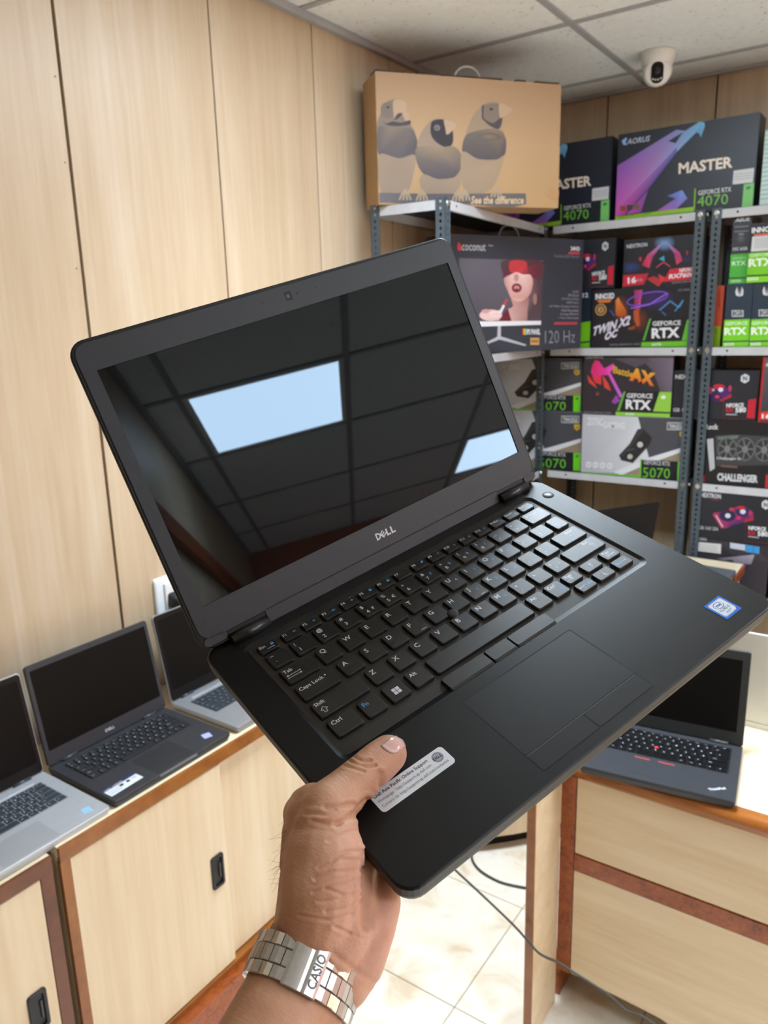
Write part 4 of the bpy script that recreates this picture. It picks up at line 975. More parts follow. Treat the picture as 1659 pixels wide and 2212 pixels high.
def laptop(label, M, W, D, body, keym, th=0.018, open_to=79, LH=None, kb=None, pad=None, screen=None, bezel=0.012, chin=0.03, group='laptops on display', legend=(206, 206, 210), keys=True, key_gap=0.0026, well=None, name='laptop', lidmat=None, cornr=0.008, bezmat=None, padmat=None):
    """open laptop; x to the user's right, y away from the user, z up; origin under the middle of the base"""
    t = tag(empty(name, M=M), label, 'laptop', group)
    b = MB(); hw, hd = W/2, D/2
    b.loft([ring(rr(-hw+0.004, -hd+0.004, hw-0.004, hd-0.002, cornr, 4), 0.0), ring(rr(-hw, -hd, hw, hd, cornr, 4), th*0.6), ring(rr(-hw, -hd, hw, hd, cornr, 4), th-0.0012), ring(rr(-hw+0.001, -hd+0.001, hw-0.001, hd-0.001, cornr, 4), th)])
    b.build('base', body, t)
    x0, x1, y0, y1 = kb or (-hw+0.022, hw-0.022, hd-0.135, hd-0.026)
    b = MB(); b.loft([ring(rr(x0, y0, x1, y1, 0.004, 3), th-0.001), ring(rr(x0, y0, x1, y1, 0.004, 3), th+0.0003)]); b.build('keyboard_deck', well or M_WELL, t)
    if keys:
        tot = sum(r[0] for r in ROWS); uy = (y1-y0-0.004)/tot; y = y1-0.002
        pr_ = Print([(x0, y1), (x1, y1), (x1, y0), (x0, y0)], x1-x0, y1-y0, step=0, off=0)
        for hh, ws, lab in ROWS:
            y -= hh*uy; ux = (x1-x0-0.004)/sum(ws); x = x0+0.002
            for wv, l in zip(ws, lab):
                kw, kh = wv*ux-key_gap, hh*uy-key_gap
                o = link('key', key_mesh(kw, kh, 0.0017, 0.0004, keym), t); o.location = (x+key_gap/2, y+key_gap/2, th+0.0002)
                if l:
                    s_ = 0.0036 if len(l) == 1 else 0.0020
                    lw = min(kw*0.7, s_*0.8*len(l)); pr_.text(l, x+key_gap/2+kw*0.16, y+kh*(0.5 if hh > 0.8 else 0.35), x+key_gap/2+kw*0.16+lw, y+kh*(0.5 if hh > 0.8 else 0.35), -s_, legend, 0.02)
                x += wv*ux
        lg = pr_.build('key_legends', t, Matrix.Translation((x0, y0, th+0.00205))); lg['kind'] = 'stuff'
    if pad:
        b = MB(); b.loft([ring(rr(pad[0], pad[2], pad[1], pad[3], 0.003, 3), th-0.001), ring(rr(pad[0], pad[2], pad[1], pad[3], 0.003, 3), th+0.00025)]); b.build('touchpad', padmat or body, t)
    LH = LH or D - 0.008
    ML = Matrix.Translation((0, hd-0.006, th+0.001)) @ Matrix.Rotation(math.radians(open_to), 4, 'X')
    b = MB(); b.loft([ring(rr(-hw+0.001, 0.001, hw-0.001, LH-0.001, cornr, 4), -0.0065), ring(rr(-hw, 0, hw, LH, cornr, 4), -0.0055), ring(rr(-hw, 0, hw, LH, cornr, 4), -0.001), ring(rr(-hw+0.0008, 0.0008, hw-0.0008, LH-0.0008, cornr, 4), 0.0)])
    lid = b.build('lid', lidmat or body, t, M=ML)
    sx0, sx1, sy0, sy1 = -hw+bezel, hw-bezel, chin, LH-bezel*1.3
    b = MB(); b.loft([ring(rr(-hw+0.002, 0.002, hw-0.002, LH-0.002, cornr, 4), -0.0005), ring(rr(-hw+0.002, 0.002, hw-0.002, LH-0.002, cornr, 4), 0.0008), ring(rr(sx0, sy0, sx1, sy1, 0.001, 4), 0.0008), ring(rr(sx0, sy0, sx1, sy1, 0.001, 4), -0.0002)], cap0=False, cap1=False); b.build('bezel', bezmat or M_BK, lid)
    b = MB(); b.box((sx0, sy0, -0.0004), (sx1, sy1, 0.0001)); b.build('screen', screen or M_MATTE, lid)
    b = MB(); b.cyl((0, LH-bezel*0.6, 0.0008), 0.0016, 0.0003, 'z', 10); b.build('webcam', M_MATTE, lid)
    for s_ in (-1, 1):
        b = MB(); b.cyl((s_*hw*0.68-0.02, hd-0.006, th+0.0015), 0.0042, 0.04, 'x', 12)
        b.build('hinge', pm('hinge_dark', (60, 62, 66), 0.35), t)
    return t, lid
def stick(t, M, th, pxs, col, name='sticker', art=None, quad=None, z=0.0004):
    """label on the palm rest, given by the pixels of its corners on the deck plane"""
    zz = (M @ Vector((0, 0, th))).z
    pts = [M.inverted() @ at(u, v, z=zz) for u, v in pxs]
    me = MB()
    c = pts[0]; ex = (pts[1]-pts[0]); ey = (pts[3]-pts[0])
    w_, h_ = ex.length, ey.length; ax = ex.normalized(); ay = Vector((0,0,1)).cross(ax)
    B = Matrix(((ax.x, ay.x, 0, pts[3].x), (ax.y, ay.y, 0, pts[3].y), (0, 0, 1, th), (0, 0, 0, 1)))
    b = MB(); b.loft([ring(rr(0, 0, w_, h_, 0.0015, 3), 0.0), ring(rr(0, 0, w_, h_, 0.0015, 3), z)])
    s_ = b.build(name, pm('label_%d_%d_%d' % col, col, 0.3, var=0.02), t, M=B)
    if art:
        p = Print([(0,0),(100,0),(100,40),(0,40)], w_, h_, step=0.00003, off=z+0.0001); art(p); p.build('label_print', s_)
    return s_
def left_place(y0, y1, xf, xb, z, rot=0.0):
    return Matrix.Translation(((xf+xb)/2, (y0+y1)/2, z)) @ Matrix.Rotation(math.radians(90+rot), 4, 'Z')
ZT = 0.699
M_SILV = pm('silver_shell', (186, 188, 193), 0.36, metal=0.35, var=0.03)
M_GREYS = pm('grey_silver_shell', (150, 150, 154), 0.38, metal=0.35, var=0.03)
M_DKEY = pm('dark_slate_keys', (46, 52, 60), 0.45, var=0.08)
M_DELLB = pm('charcoal_shell', (44, 45, 50), 0.5, var=0.06)
# black laptop in the middle
W2, D2 = 0.332, 0.243
M2 = left_place(0.825, 1.157, -1.281, -1.524, ZT)
t, lid = laptop('black laptop with white and blue palm rest sticker on the left worktop', M2, W2, D2, M_DELLB, pm('charcoal_keys', (34, 35, 39), 0.4), LH=0.235, chin=0.034, kb=(-0.141, 0.141, -0.010, 0.097), pad=(-0.048, 0.058, -0.112, -0.022), bezmat=M_DELLB, bezel=0.010, padmat=pm('charcoal_pad', (38, 39, 44), 0.4))
c4 = crop(0, 1280, 0.33755)
stick(t, M2, 0.018, [c4(655, 1272), c4(858, 1150), c4(916, 1190), c4(716, 1306)], (222, 226, 236), art=lambda p: [p.rect(0, 0, 100, 10, (46, 44, 90)), p.text('CARE  SUPPORT', 4, 8, 60, 8, 5, WHT), p.rect(40, 15, 52, 24, (30, 30, 34)), p.rect(62, 15, 72, 24, (30, 30, 34)), p.text('Service tag', 6, 24, 34, 24, 5, (60, 60, 70)), p.text('www', 78, 22, 94, 22, 5, (60, 60, 70)), p.text('Express code', 6, 33, 40, 33, 5, (60, 60, 70))])
stick(t, M2, 0.018, [c4(1288, 912), c4(1340, 893), c4(1360, 915), c4(1310, 937)], (170, 176, 226))
p = Print([(0,0),(100,0),(100,30),(0,30)], 0.026, 0.008); p.text('DELL', 0, 28, 100, 28, 26, (190, 192, 196), 0.03); p.build('maker_logo', lid, Matrix.Translation((-0.013, 0.013, 0.0008)))
b = MB(); b.bbox((-0.048, -D2/2-0.0006, 0.012), (0.058, -D2/2+0.002, 0.0165), 0.0006); b.build('front_notch', pm('notch_grey', (120, 122, 128), 0.3), t)
# silver laptop at the picture edge
M1 = left_place(0.484, 0.815, -1.279, -1.527, ZT-0.004)
t, lid = laptop('silver laptop with black keys at the left picture edge', M1, 0.331, 0.245, M_SILV, M_DKEY, LH=0.232, kb=(-0.142, 0.138, -0.020, 0.085), pad=(-0.060, 0.055, -0.116, -0.038), lidmat=M_SILV, padmat=pm('silver_pad', (172, 174, 178), 0.3, metal=0.3, var=0.02), bezmat=M_BK, well=pm('silver_key_web', (150, 152, 158), 0.4), bezel=0.011, chin=0.026)
b = MB(); b.bbox((-0.125, 0.091, 0.0175), (0.125, 0.098, 0.0192), 0.0006); b.build('speaker_bar', pm('bright_silver_bar', (214, 217, 222), 0.25, metal=0.5), t)
stick(t, M1, 0.018, [c4(508, 1394), c4(565, 1368), c4(590, 1388), c4(538, 1418)], (150, 196, 232))
# grey laptop behind the held one
M3 = left_place(1.180, 1.511, -1.283, -1.530, ZT)
t, lid = laptop('grey silver laptop half hidden behind the held laptop', M3, 0.331, 0.247, M_GREYS, M_DKEY, LH=0.234, kb=(-0.136, 0.142, -0.020, 0.080), pad=(-0.060, 0.055, -0.116, -0.038), lidmat=M_GREYS, padmat=pm('silver_pad', (172, 174, 178), 0.3, metal=0.3, var=0.02), bezmat=M_BK, well=pm('slate_key_web', (70, 74, 80), 0.4), bezel=0.011, chin=0.028)
b = MB(); b.bbox((-0.120, 0.088, 0.0175), (0.125, 0.097, 0.0194), 0.0006); b.build('speaker_bar', pm('bright_silver_bar', (214, 217, 222), 0.25, metal=0.5), t)
# black laptop with red pointer on the drawer counter
ang = math.radians(7.0)
MT = Matrix.Translation((-0.388, 1.612, 0.6905)) @ Matrix.Rotation(ang, 4, 'Z')
t, lid = laptop('black laptop with red pointing nub on the right counter', MT, 0.316, 0.235, M_DELLB, pm('gloss_black_keys', (15, 15, 17), 0.3), th=0.019, LH=0.219, open_to=81, kb=(-0.137, 0.137, -0.018, 0.094), pad=(-0.056, 0.046, -0.098, -0.030), bezmat=pm('matte_black_bezel', (34, 36, 37), 0.5), bezel=0.016, chin=0.030, cornr=0.006)
b = MB(); b.cyl((-0.0165, 0.024, 0.0205), 0.0042, 0.0022, 'z', 14); b.build('pointing_nub', pm('red_rubber', (206, 46, 52), 0.6), t)
for x0_, x1_ in ((-0.054, -0.022), (-0.004, 0.030)):
    b = MB(); b.bbox((x0_, -0.0345, 0.0188), (x1_, -0.0295, 0.0202), 0.0005); b.build('pointer_button', pm('dull_red_button', (150, 62, 64), 0.5), t)
p = Print([(0,0),(100,0),(100,30),(0,30)], 0.036, 0.0105); p.text('ThinkPad', 0, 28, 100, 28, 24, (206, 208, 214), 0.03); p.build('maker_logo', t, Matrix.Translation((0.108, -0.099, 0.019)) @ Matrix.Rotation(math.radians(33), 4, 'Z'))
# silver laptop seen from behind on the same counter
MB_ = Matrix.Translation((-0.325, 2.0, 0.6905)) @ Matrix.Rotation(math.radians(180), 4, 'Z')
laptop('pale silver laptop seen from behind the red-nub laptop', MB_, 0.36, 0.235, pm('champagne_shell', (206, 202, 196), 0.4, metal=0.1, var=0.02), M_DKEY, th=0.016, LH=0.232, open_to=86, keys=False, bezmat=M_BK)
# two machines on the far worktop
MF = Matrix.Translation((-1.0, 2.885, 0.7405)) @ Matrix.Rotation(math.radians(237), 4, 'Z')
laptop('black laptop seen from behind on the far curved worktop', MF, 0.34, 0.235, M_BK, M_DKEY, LH=0.225, open_to=80, keys=False)
c4d = crop(1240, 1060, 0.25256)
pz = [at(*c4d(*q), z=0.757) for q in ((960, 590), (1365, 655), (1255, 710))]
ax = (pz[1]-pz[0]); a_ = math.atan2(ax.y, ax.x)
t = tag(empty('closed_laptop', M=Matrix.Translation((pz[1].x-0.15, pz[1].y-0.125, 0.7405)) @ Matrix.Rotation(a_, 4, 'Z')), 'closed grey laptop with blue sticker on the far worktop corner', 'laptop', 'laptops on display')
b = MB(); b.loft([ring(rr(-0.155, -0.10, 0.155, 0.10, 0.008, 4), 0.0), ring(rr(-0.16, -0.105, 0.16, 0.105, 0.009, 4), 0.006), ring(rr(-0.16, -0.105, 0.16, 0.105, 0.009, 4), 0.009)]); b.build('base', M_DELLB, t)
b = MB(); b.loft([ring(rr(-0.16, -0.105, 0.16, 0.105, 0.009, 4), 0.0098), ring(rr(-0.16, -0.105, 0.16, 0.105, 0.009, 4), 0.015), ring(rr(-0.158, -0.103, 0.158, 0.103, 0.009, 4), 0.0165)]); ld = b.build('lid', pm('slate_lid', (96, 102, 110), 0.4, metal=0.2), t)
b = MB(); b.loft([ring(rr(0.02, -0.045, 0.062, -0.02, 0.002, 3), 0.0165), ring(rr(0.02, -0.045, 0.062, -0.02, 0.002, 3), 0.0169)]); b.build('sticker', pm('label_86_130_190', (86, 130, 190), 0.4), ld)

# ------------------------------------------------------------------ the held laptop (millimetres in its own frame)
ML_ = Matrix(((0.343448, -0.925654, 0.158769, -0.23027), (0.907414, 0.283469, -0.310233, 0.45255), (0.242162, 0.250618, 0.937309, 1.45391), (0, 0, 0, 1)))
held = tag(empty('laptop', M=ML_), 'large black laptop held up open in the hand', 'laptop', 'laptops on display')
mm = 0.001
def rg(x0, y0, x1, y1, r, z): return ring(rr(x0, y0, x1, y1, r, 6), z)
b = MB(mm)
b.loft([rg(-157, -104, 157, 108, 9, -18.5), rg(-162, -109.5, 162, 111, 10, -16.5), rg(-165.2, -112.9, 165.2, 113.2, 11.5, -12.5), rg(-166.3, -114.0, 166.3, 114.2, 12, -8.5), rg(-166.7, -114.5, 166.7, 114.5, 12, -1.6)])
b.build('bottom_cover', pm('lit_black_cover', (50, 46, 42), 0.5, spec=0.3, var=0.1), held)  # same black paint as the base, lightened to put caught light into the colour
b = MB(mm)
b.loft([rg(-166.7, -114.5, 166.7, 114.5, 12, -1.7), rg(-166.7, -114.5, 166.7, 114.5, 12, -1.5), rg(-166.4, -114.2, 166.4, 114.2, 12, -0.5), rg(-165.6, -113.4, 165.6, 113.4, 11.5, 0),
        rg(-143.5, -28, 141.5, 99.5, 7, 0), rg(-142.8, -27.2, 140.8, 98.8, 6.5, -0.25), rg(-140.2, -22.6, 138.2, 95.6, 5, -1.85), rg(-139.5, -22, 137.5, 95, 4.5, -2.0)])
b.build('base', M_BK, held)
b = MB(mm); b.loft([rg(-138.8, -21.2, 136.8, 94.2, 3.5, -2.4), rg(-138.8, -21.2, 136.8, 94.2, 3.5, -1.9)]); b.build('keyboard_plate', M_WELL, held)
WHTK, BLUK = (214, 214, 218), (72, 160, 226)
keys = []
def key(x, w_, yf, h_, leg): keys.append((x, w_, yf, h_, leg))
U = 19.05
fx = ['F1','F2','F3','F4','F5','F6','F7','F8','F9','F10','F11','F12','PrtScr','Insert','Delete']
key(-135.6, 14.8, 82.8, 9.4, [('Esc', 1.6, 5.2, 2.2, WHTK, 0), ('lock', 9.8, 4.6, 2.6, BLUK, 1), ('bar', 6.0, 2.4, 0.7, WHTK, 1)])
icons = ['mute', 'vol', 'volp', 'mic', 'lock', 'lock', '', 'disp', 'find', 'lite', 'sun', 'sun', 'wifi', 'moon', 'bar']
for k, l in enumerate(fx):
    key(-116.4 + 16.83*k, 14.2, 82.8, 9.4, [(l, 1.5, 5.2, 2.1, WHTK, 0)] + ([(icons[k], 9.4 if len(l) < 5 else 9.8, 3.2 if len(l) > 3 else 4.6, 2.4, BLUK, 1)] if icons[k] else []))
num = [('~', '`', ''), ('!', '1', ''), ('@', '2', ''), ('#', '3', ''), ('$', '4', 'rupee'), ('%', '5', '\u20ac'), ('^', '6', ''), ('&', '7', '7'), ('*', '8', '8'), ('(', '9', '9'), (')', '0', '/'), ('_', '-', ''), ('+', '=', '')]
for k, (a_, c_, e_) in enumerate(num):
    leg = [(a_, 3.0, 9.4, 2.8, WHTK, 0), (c_, 4.2, 3.4, 2.8, WHTK, 0)]
    if e_: leg.append((e_, 9.3, 6.4 if k >= 7 else 4.6, 2.5, BLUK if k >= 7 else WHTK, 0))
    key(-135.6 + U*k if k else -135.6, 15.6, 65.0, 15.6, leg)
key(-135.6 + U*13, 23.0, 65.0, 15.6, [('Backspace', 3.0, 10.2, 2.2, WHTK, 0), ('larrow', 5, 6.4, 2.2, WHTK, 1)])
key(-135.6, 24.6, 46.0, 15.6, [('Tab', 2.2, 10.4, 2.6, WHTK, 0), ('tabs', 2.4, 4.6, 4.0, WHTK, 1)])
for k, l in enumerate('QWERTYUIOP'): key(-107.3 + U*k, 15.6, 46.0, 15.6, [(l, 3.2, 9.2, 3.4, WHTK, 0)] + ([(('4', '5', '6', '*')[k-6], 9.6, 7.0, 2.4, BLUK, 0)] if k >= 6 else []))
for k, (a_, c_) in enumerate((('{', '['), ('}', ']'))): key(-107.3 + U*(10+k), 15.6, 46.0, 15.6, [(a_, 3.2, 9.0, 2.8, WHTK, 0), (c_, 3.6, 3.4, 2.8, WHTK, 0)])
key(-107.3 + U*12, 13.8, 46.0, 15.6, [('|', 3.4, 9.0, 2.8, WHTK, 0), ('\\', 4.0, 3.4, 2.8, WHTK, 0)])
key(-135.6, 28.6, 27.0, 15.6, [('Caps Lock', 2.2, 9.6, 2.6, WHTK, 0), ('dot', 22.5, 11.4, 1.3, WHTK, 1)])
for k, l in enumerate('ASDFGHJKL'): key(-102.5 + U*k, 15.6, 27.0, 15.6, [(l, 3.2, 9.2, 3.4, WHTK, 0)] + ([(('1', '2', '3')[k-6], 9.6, 7.0, 2.4, BLUK, 0)] if k >= 6 else []) + ([('bar', 7.5, 1.8, 0.6, WHTK, 1)] if l in 'FJ' else []))
for k, (a_, c_) in enumerate(((':', ';'), ('"', "'"))): key(-102.5 + U*(9+k), 15.6, 27.0, 15.6, [(a_, 3.4, 9.2, 2.4, WHTK, 0), (c_, 3.8, 4.0, 2.4, WHTK, 0)])
key(-102.5 + U*11, 28.0, 27.0, 15.6, [('Enter', 14.0, 10.2, 2.2, WHTK, 0), ('larrow', 15.0, 6.4, 2.2, WHTK, 1)])
key(-135.6, 38.2, 8.0, 15.6, [('Shift', 2.2, 10.6, 2.6, WHTK, 0), ('shift', 3.4, 3.4, 5.0, WHTK, 1)])
for k, l in enumerate('ZXCVBNM'): key(-93.0 + U*k, 15.6, 8.0, 15.6, [(l, 3.2, 9.2, 3.4, WHTK, 0)] + ([('0', 9.6, 7.0, 2.4, BLUK, 0)] if l == 'M' else []))
for k, (a_, c_, e_) in enumerate((('<', ',', ''), ('>', '.', ''), ('?', '/', '+'))): key(-93.0 + U*(7+k), 15.6, 8.0, 15.6, [(a_, 3.2, 9.0, 2.6, WHTK, 0), (c_, 5.0, 4.0, 2.4, WHTK, 0)] + ([(e_, 9.8, 7.0, 2.2, WHTK, 0)] if e_ else []))
key(-93.0 + U*10, 37.5, 8.0, 15.6, [('Shift', 22.0, 10.4, 2.2, WHTK, 0), ('shift', 26.0, 5.0, 4.2, WHTK, 1)])
key(-135.6, 19.8, -11.2, 15.6, [('Ctrl', 2.4, 10.4, 2.8, WHTK, 0)]); key(-112.8, 15.4, -11.2, 15.6, [('Fn', 2.8, 9.6, 2.8, BLUK, 0)]); key(-93.7, 15.4, -11.2, 15.6, [('win', 5.2, 4.6, 5.4, WHTK, 1)]); key(-74.6, 15.4, -11.2, 15.6, [('Alt', 2.6, 9.8, 2.6, WHTK, 0)])
key(-56.2, 91.0, -11.2, 15.6, []); key(38.3, 15.6, -11.2, 15.6, [('Alt', 2.4, 9.8, 2.6, WHTK, 0)]); key(57.0, 15.4, -11.2, 15.6, [('Ctrl', 2.2, 10.0, 2.6, WHTK, 0), ('menu', 9.0, 4.0, 3.6, BLUK, 1)])
key(75.4, 15.4, -7.0, 11.0, [('Page', 3.0, 6.6, 2.2, WHTK, 0), ('Up', 4.0, 3.0, 2.2, WHTK, 0)]); key(95.8, 17.4, -7.0, 11.0, [('uarrow', 6.8, 3.0, 4.6, WHTK, 1)]); key(118.0, 15.8, -7.0, 11.0, [('Page', 3.0, 6.6, 2.2, WHTK, 0), ('Down', 3.6, 3.0, 2.2, WHTK, 0)])
key(75.4, 16.4, -19.6, 10.4, [('larrow', 2.0, 4.2, 2.2, WHTK, 1), ('Home', 6.4, 4.0, 2.4, BLUK, 0)]); key(95.0, 17.6, -19.6, 10.4, [('darrow', 6.8, 3.2, 4.6, WHTK, 1)]); key(116.2, 16.8, -19.6, 10.4, [('End', 2.6, 4.0, 2.4, BLUK, 0), ('rarrow', 9.4, 4.4, 2.2, WHTK, 1)])
def icon(p, n_, x, y, s, c):
    L = lambda pts, wd=0.35: p.line([(x+a*s, y+q*s) for a, q in pts], wd, c)
    P = lambda pts: p.poly([(x+a*s, y+q*s) for a, q in pts], c)
    if n_ == 'lock': P([(0.1,0),(1.0,0),(1.0,0.6),(0.1,0.6)]); L([(0.28,0.6),(0.28,0.95),(0.82,0.95),(0.82,0.6)])
    elif n_ == 'bar': P([(0,0),(8,0),(8,0.6),(0,0.6)])
    elif n_ in ('mute', 'vol', 'volp', 'mic'):
        P([(0,0.3),(0.25,0.3),(0.55,0.0),(0.55,0.95),(0.25,0.65),(0,0.65)])
        if n_ == 'mute': L([(0.7,0.3),(1.05,0.65)], 0.25); L([(0.7,0.65),(1.05,0.3)], 0.25)
        else: L([(0.72,0.2),(0.82,0.48),(0.72,0.75)], 0.25)
        if n_ == 'volp': L([(0.92,0.05),(1.08,0.48),(0.92,0.9)], 0.25)
        if n_ == 'mic': p.ell(x+0.6*s, y+1.7*s, 0.4, 0.4, WHTK, 8)
    elif n_ == 'disp': P([(0,0.1),(0.9,0.1),(0.9,0.35),(0,0.35)]); P([(0.35,0.45),(1.2,0.45),(1.2,1.0),(0.35,1.0)])
    elif n_ == 'find': L([(0,0),(0.4,0.4)], 0.3); L([(0.4,0.4),(0.75,0.35),(0.95,0.7),(0.6,0.95),(0.35,0.75),(0.4,0.4)], 0.25)
    elif n_ == 'lite': P([(0.2,0),(1.0,0),(0.8,0.35),(0.4,0.35)]); L([(0.0,0.4),(0.2,0.6)], 0.25); L([(0.6,0.5),(0.6,0.85)], 0.25); L([(1.2,0.4),(1.0,0.6)], 0.25)
    elif n_ == 'sun':
        p.ell(x+0.5*s, y+0.5*s, 0.55, 0.55, c, 8)
        for k in range(8): L([(0.5+0.35*math.cos(k*0.785), 0.5+0.35*math.sin(k*0.785)), (0.5+0.55*math.cos(k*0.785), 0.5+0.55*math.sin(k*0.785))], 0.22)
    elif n_ == 'wifi': L([(0.5,0),(0.5,0.6)], 0.3); L([(0.2,0.5),(0.5,0.95),(0.8,0.5)], 0.25); L([(0.0,0.3),(0.0,0.9)], 0.22); L([(1.0,0.3),(1.0,0.9)], 0.22)
    elif n_ == 'moon': P([(0.9,0.2),(0.6,0.0),(0.2,0.1),(0.05,0.5),(0.25,0.9),(0.3,0.5),(0.55,0.25)])
    elif n_ == 'larrow': L([(2.2,0.4),(0,0.4)], 0.35); L([(0.4,0.8),(0,0.4),(0.4,0.0)], 0.35)
    elif n_ == 'rarrow': L([(0,0.4),(1.6,0.4)], 0.35); L([(1.2,0.8),(1.6,0.4),(1.2,0.0)], 0.35)
    elif n_ == 'uarrow': L([(0.4,0),(0.4,1)], 0.4); L([(0.15,0.7),(0.4,1),(0.65,0.7)], 0.4)
    elif n_ == 'darrow': L([(0.4,0),(0.4,1)], 0.4); L([(0.15,0.35),(0.4,0.05),(0.65,0.35)], 0.4); L([(0.2,-0.15),(0.9,-0.15)], 0.4)
    elif n_ == 'shift': L([(0.3,0),(0.3,0.5),(0.0,0.5),(0.5,1.0),(1.0,0.5),(0.7,0.5),(0.7,0),(0.3,0)], 0.35)
    elif n_ == 'tabs':
        for q in (0.75, 0.2): L([(0,q),(2.6,q)], 0.35)
        L([(0.3,0.95),(0,0.75),(0.3,0.55)], 0.4); L([(2.3,0.4),(2.6,0.2),(2.3,0.0)], 0.4); L([(2.6,0.95),(2.6,0.55)], 0.3); L([(0,0.4),(0,0)], 0.3)
    elif n_ == 'dot': p.ell(x, y, s*0.5, s*0.5, c, 12)
    elif n_ == 'menu': L([(0,0),(1,0),(1,1),(0,1),(0,0)], 0.3); [L([(0.25, q), (0.75, q)], 0.3) for q in (0.3, 0.5, 0.7)]
    elif n_ == 'win':
        for a, q in ((0, 0), (0.54, 0), (0, 0.54), (0.54, 0.54)): P([(a, q), (a+0.46, q-0.02), (a+0.46, q+0.46), (a, q+0.46)])
    elif n_ == 'rupee': pass
for x, w_, yf, h_, leg in keys:
    o = link('key', key_mesh(w_*mm, h_*mm, 0.0026, 0.0008, M_KEYS, 0.0014), held); o.location = (x*mm, yf*mm, -0.0019)
    if leg:
        p = Print([(0, h_), (w_, h_), (w_, 0), (0, 0)], w_*mm, h_*mm, step=0.000002, off=0.00003)
        for (tx, lx, ly, lh, c, ic) in leg:
            if ic: icon(p, tx, lx, ly, lh, c)
            elif tx == 'rupee': p.line([(lx,ly+2.5),(lx+2.2,ly+2.5)], 0.35, c); p.line([(lx,ly+1.6),(lx+2.2,ly+1.6)], 0.35, c); p.line([(lx+1.3,ly+2.5),(lx+1.3,ly+1.0),(lx+0.2,ly+1.0),(lx+1.5,ly-0.2)], 0.35, c)
            else:
                vs, fs, gw, gh = glyphs(tx, 0.012)
                hh = lh * 1.2 * (gh / 0.72); base = ly + (lh - hh if tx in '^*"\'~`' else ((lh-hh)*0.5 if tx in '-+=' else 0))
                if tx in ',.;': base = ly
                ww = min(hh * gw / gh, w_ - lx - 0.8)
                p.text(tx, lx, base - (hh*0.28 if tx == 'Caps Lock' else (hh*0.26 if tx in ('Page', 'Backspace') else 0)), lx + ww, base - (hh*0.28 if tx == 'Caps Lock' else (hh*0.26 if tx in ('Page', 'Backspace') else 0)), -hh, c, 0.012)
        p.build('legend', o, Matrix.Translation((0, 0, 0.0026)), 0.45)
b = MB(mm); b.lathe([(0.1, 1.4), (3.3, 1.4), (4.3, 0.9), (4.4, -1.5)], c=(-9.8, 27.2, 0), n=20); tp = b.build('trackpoint', M_RUBBER, held)
b = MB(mm)
for i in range(-2, 3):
    for j in range(-2, 3):
        if i*i + j*j <= 5: b.cyl((-9.8+i*1.05, 27.2+j*1.05, 1.35), 0.3, 0.25, 'z', 6)
b.build('grip_dots', pm('grip_grey', (46, 46, 48), 0.6), tp)
for x0_, x1_ in ((-58.8, -21.6), (-20.6, 0.2), (1.0, 38.2)):
    b = MB(mm); b.loft([rg(x0_, -28.2, x1_, -15.0, 1.5, -2.2), rg(x0_, -28.0, x1_, -15.2, 1.5, 0.2), rg(x0_+0.4, -26.2, x1_-0.4, -15.8, 1.5, 1.0)]); b.build('pointer_button', M_KEYS, held)
M_PAD = pm('touchpad_black', (13, 13, 15), 0.4, var=0.04, spec=0.33)
M_LINE = pm('fine_gap', (7, 7, 8), 0.8)
b = MB(mm); b.loft([rg(-60.9, -107.3, 39.3, -37.9, 2.4, -0.3), rg(-60.9, -107.3, 39.3, -37.9, 2.4, 0.04)]); pg = b.build('touchpad_gap', M_LINE, held)
b = MB(mm); b.loft([rg(-60.1, -92.6, 38.5, -38.7, 1.8, -0.2), rg(-60.1, -92.6, 38.5, -38.7, 1.8, 0.09)]); b.build('touchpad', M_PAD, held)
for x0_, x1_ in ((-60.1, -12.4), (-11.5, 38.5)):
    b = MB(mm); b.loft([rg(x0_, -106.6, x1_, -94.0, 1.6, -0.2), rg(x0_, -106.6, x1_, -94.0, 1.6, 0.16)]); b.build('pad_button', M_PAD, held)
b = MB(mm); b.box((-60.1, -93.6, 0.0), (38.5, -93.1, 0.07)); b.build('pad_ridge', pm('ridge_grey', (60, 64, 70), 0.4), held)
b = MB(mm); b.lathe([(0.1, 0.05), (5.0, 0.05), (5.3, -0.3)], c=(154.7, 87.6, 0), n=32); pb = b.build('power_button', M_LINE, held)
b = MB(mm); b.lathe([(0.1, 0.16), (4.5, 0.16), (4.7, 0.0)], c=(154.7, 87.6, 0), n=32); b.build('button_cap', pm('button_black', (34, 35, 38), 0.35), pb)
b = MB(mm); b.box((154.5, 88.4, 0.16), (154.9, 90.6, 0.2)); b.build('power_mark', pm('mark_grey', (90, 92, 96), 0.4), pb)
# white support label under the thumb
b = MB(mm); b.loft([rg(-146.3, -69.4, -92.9, -54.9, 2.6, 0.0), rg(-146.3, -69.4, -92.9, -54.9, 2.6, 0.16)]); lb = b.build('support_label', pm('white_label', (222, 224, 230), 0.35, var=0.01), held)
p = Print([(-146.3,-54.9),(-92.9,-54.9),(-92.9,-69.4),(-146.3,-69.4)], 53.4*mm, 14.5*mm, step=0.000002, off=0.0002)
p.text('Dell Asia Pacific Online Support', -144.4, -59.6, -105.6, -59.6, -2.9, (40, 34, 46), 0.02); p.text('Homepage : http://support.ap.dell.com', -144.2, -63.4, -106.0, -63.4, -2.7, (52, 48, 58)); p.text('Contact Us: http://support.ap.dell.com/contactus', -144.2, -67.2, -96.2, -67.2, -2.7, (52, 48, 58))
p.ell(-99.6, -60.2, 3.6, 3.6, (190, 192, 204), 24, edge=(120, 120, 140)); p.text('DELL', -102.6, -61.2, -96.6, -61.2, -2.0, (30, 30, 40), 0.04)
p.build('label_print', lb, Matrix.Translation((-146.3*mm, -69.4*mm, 0)))
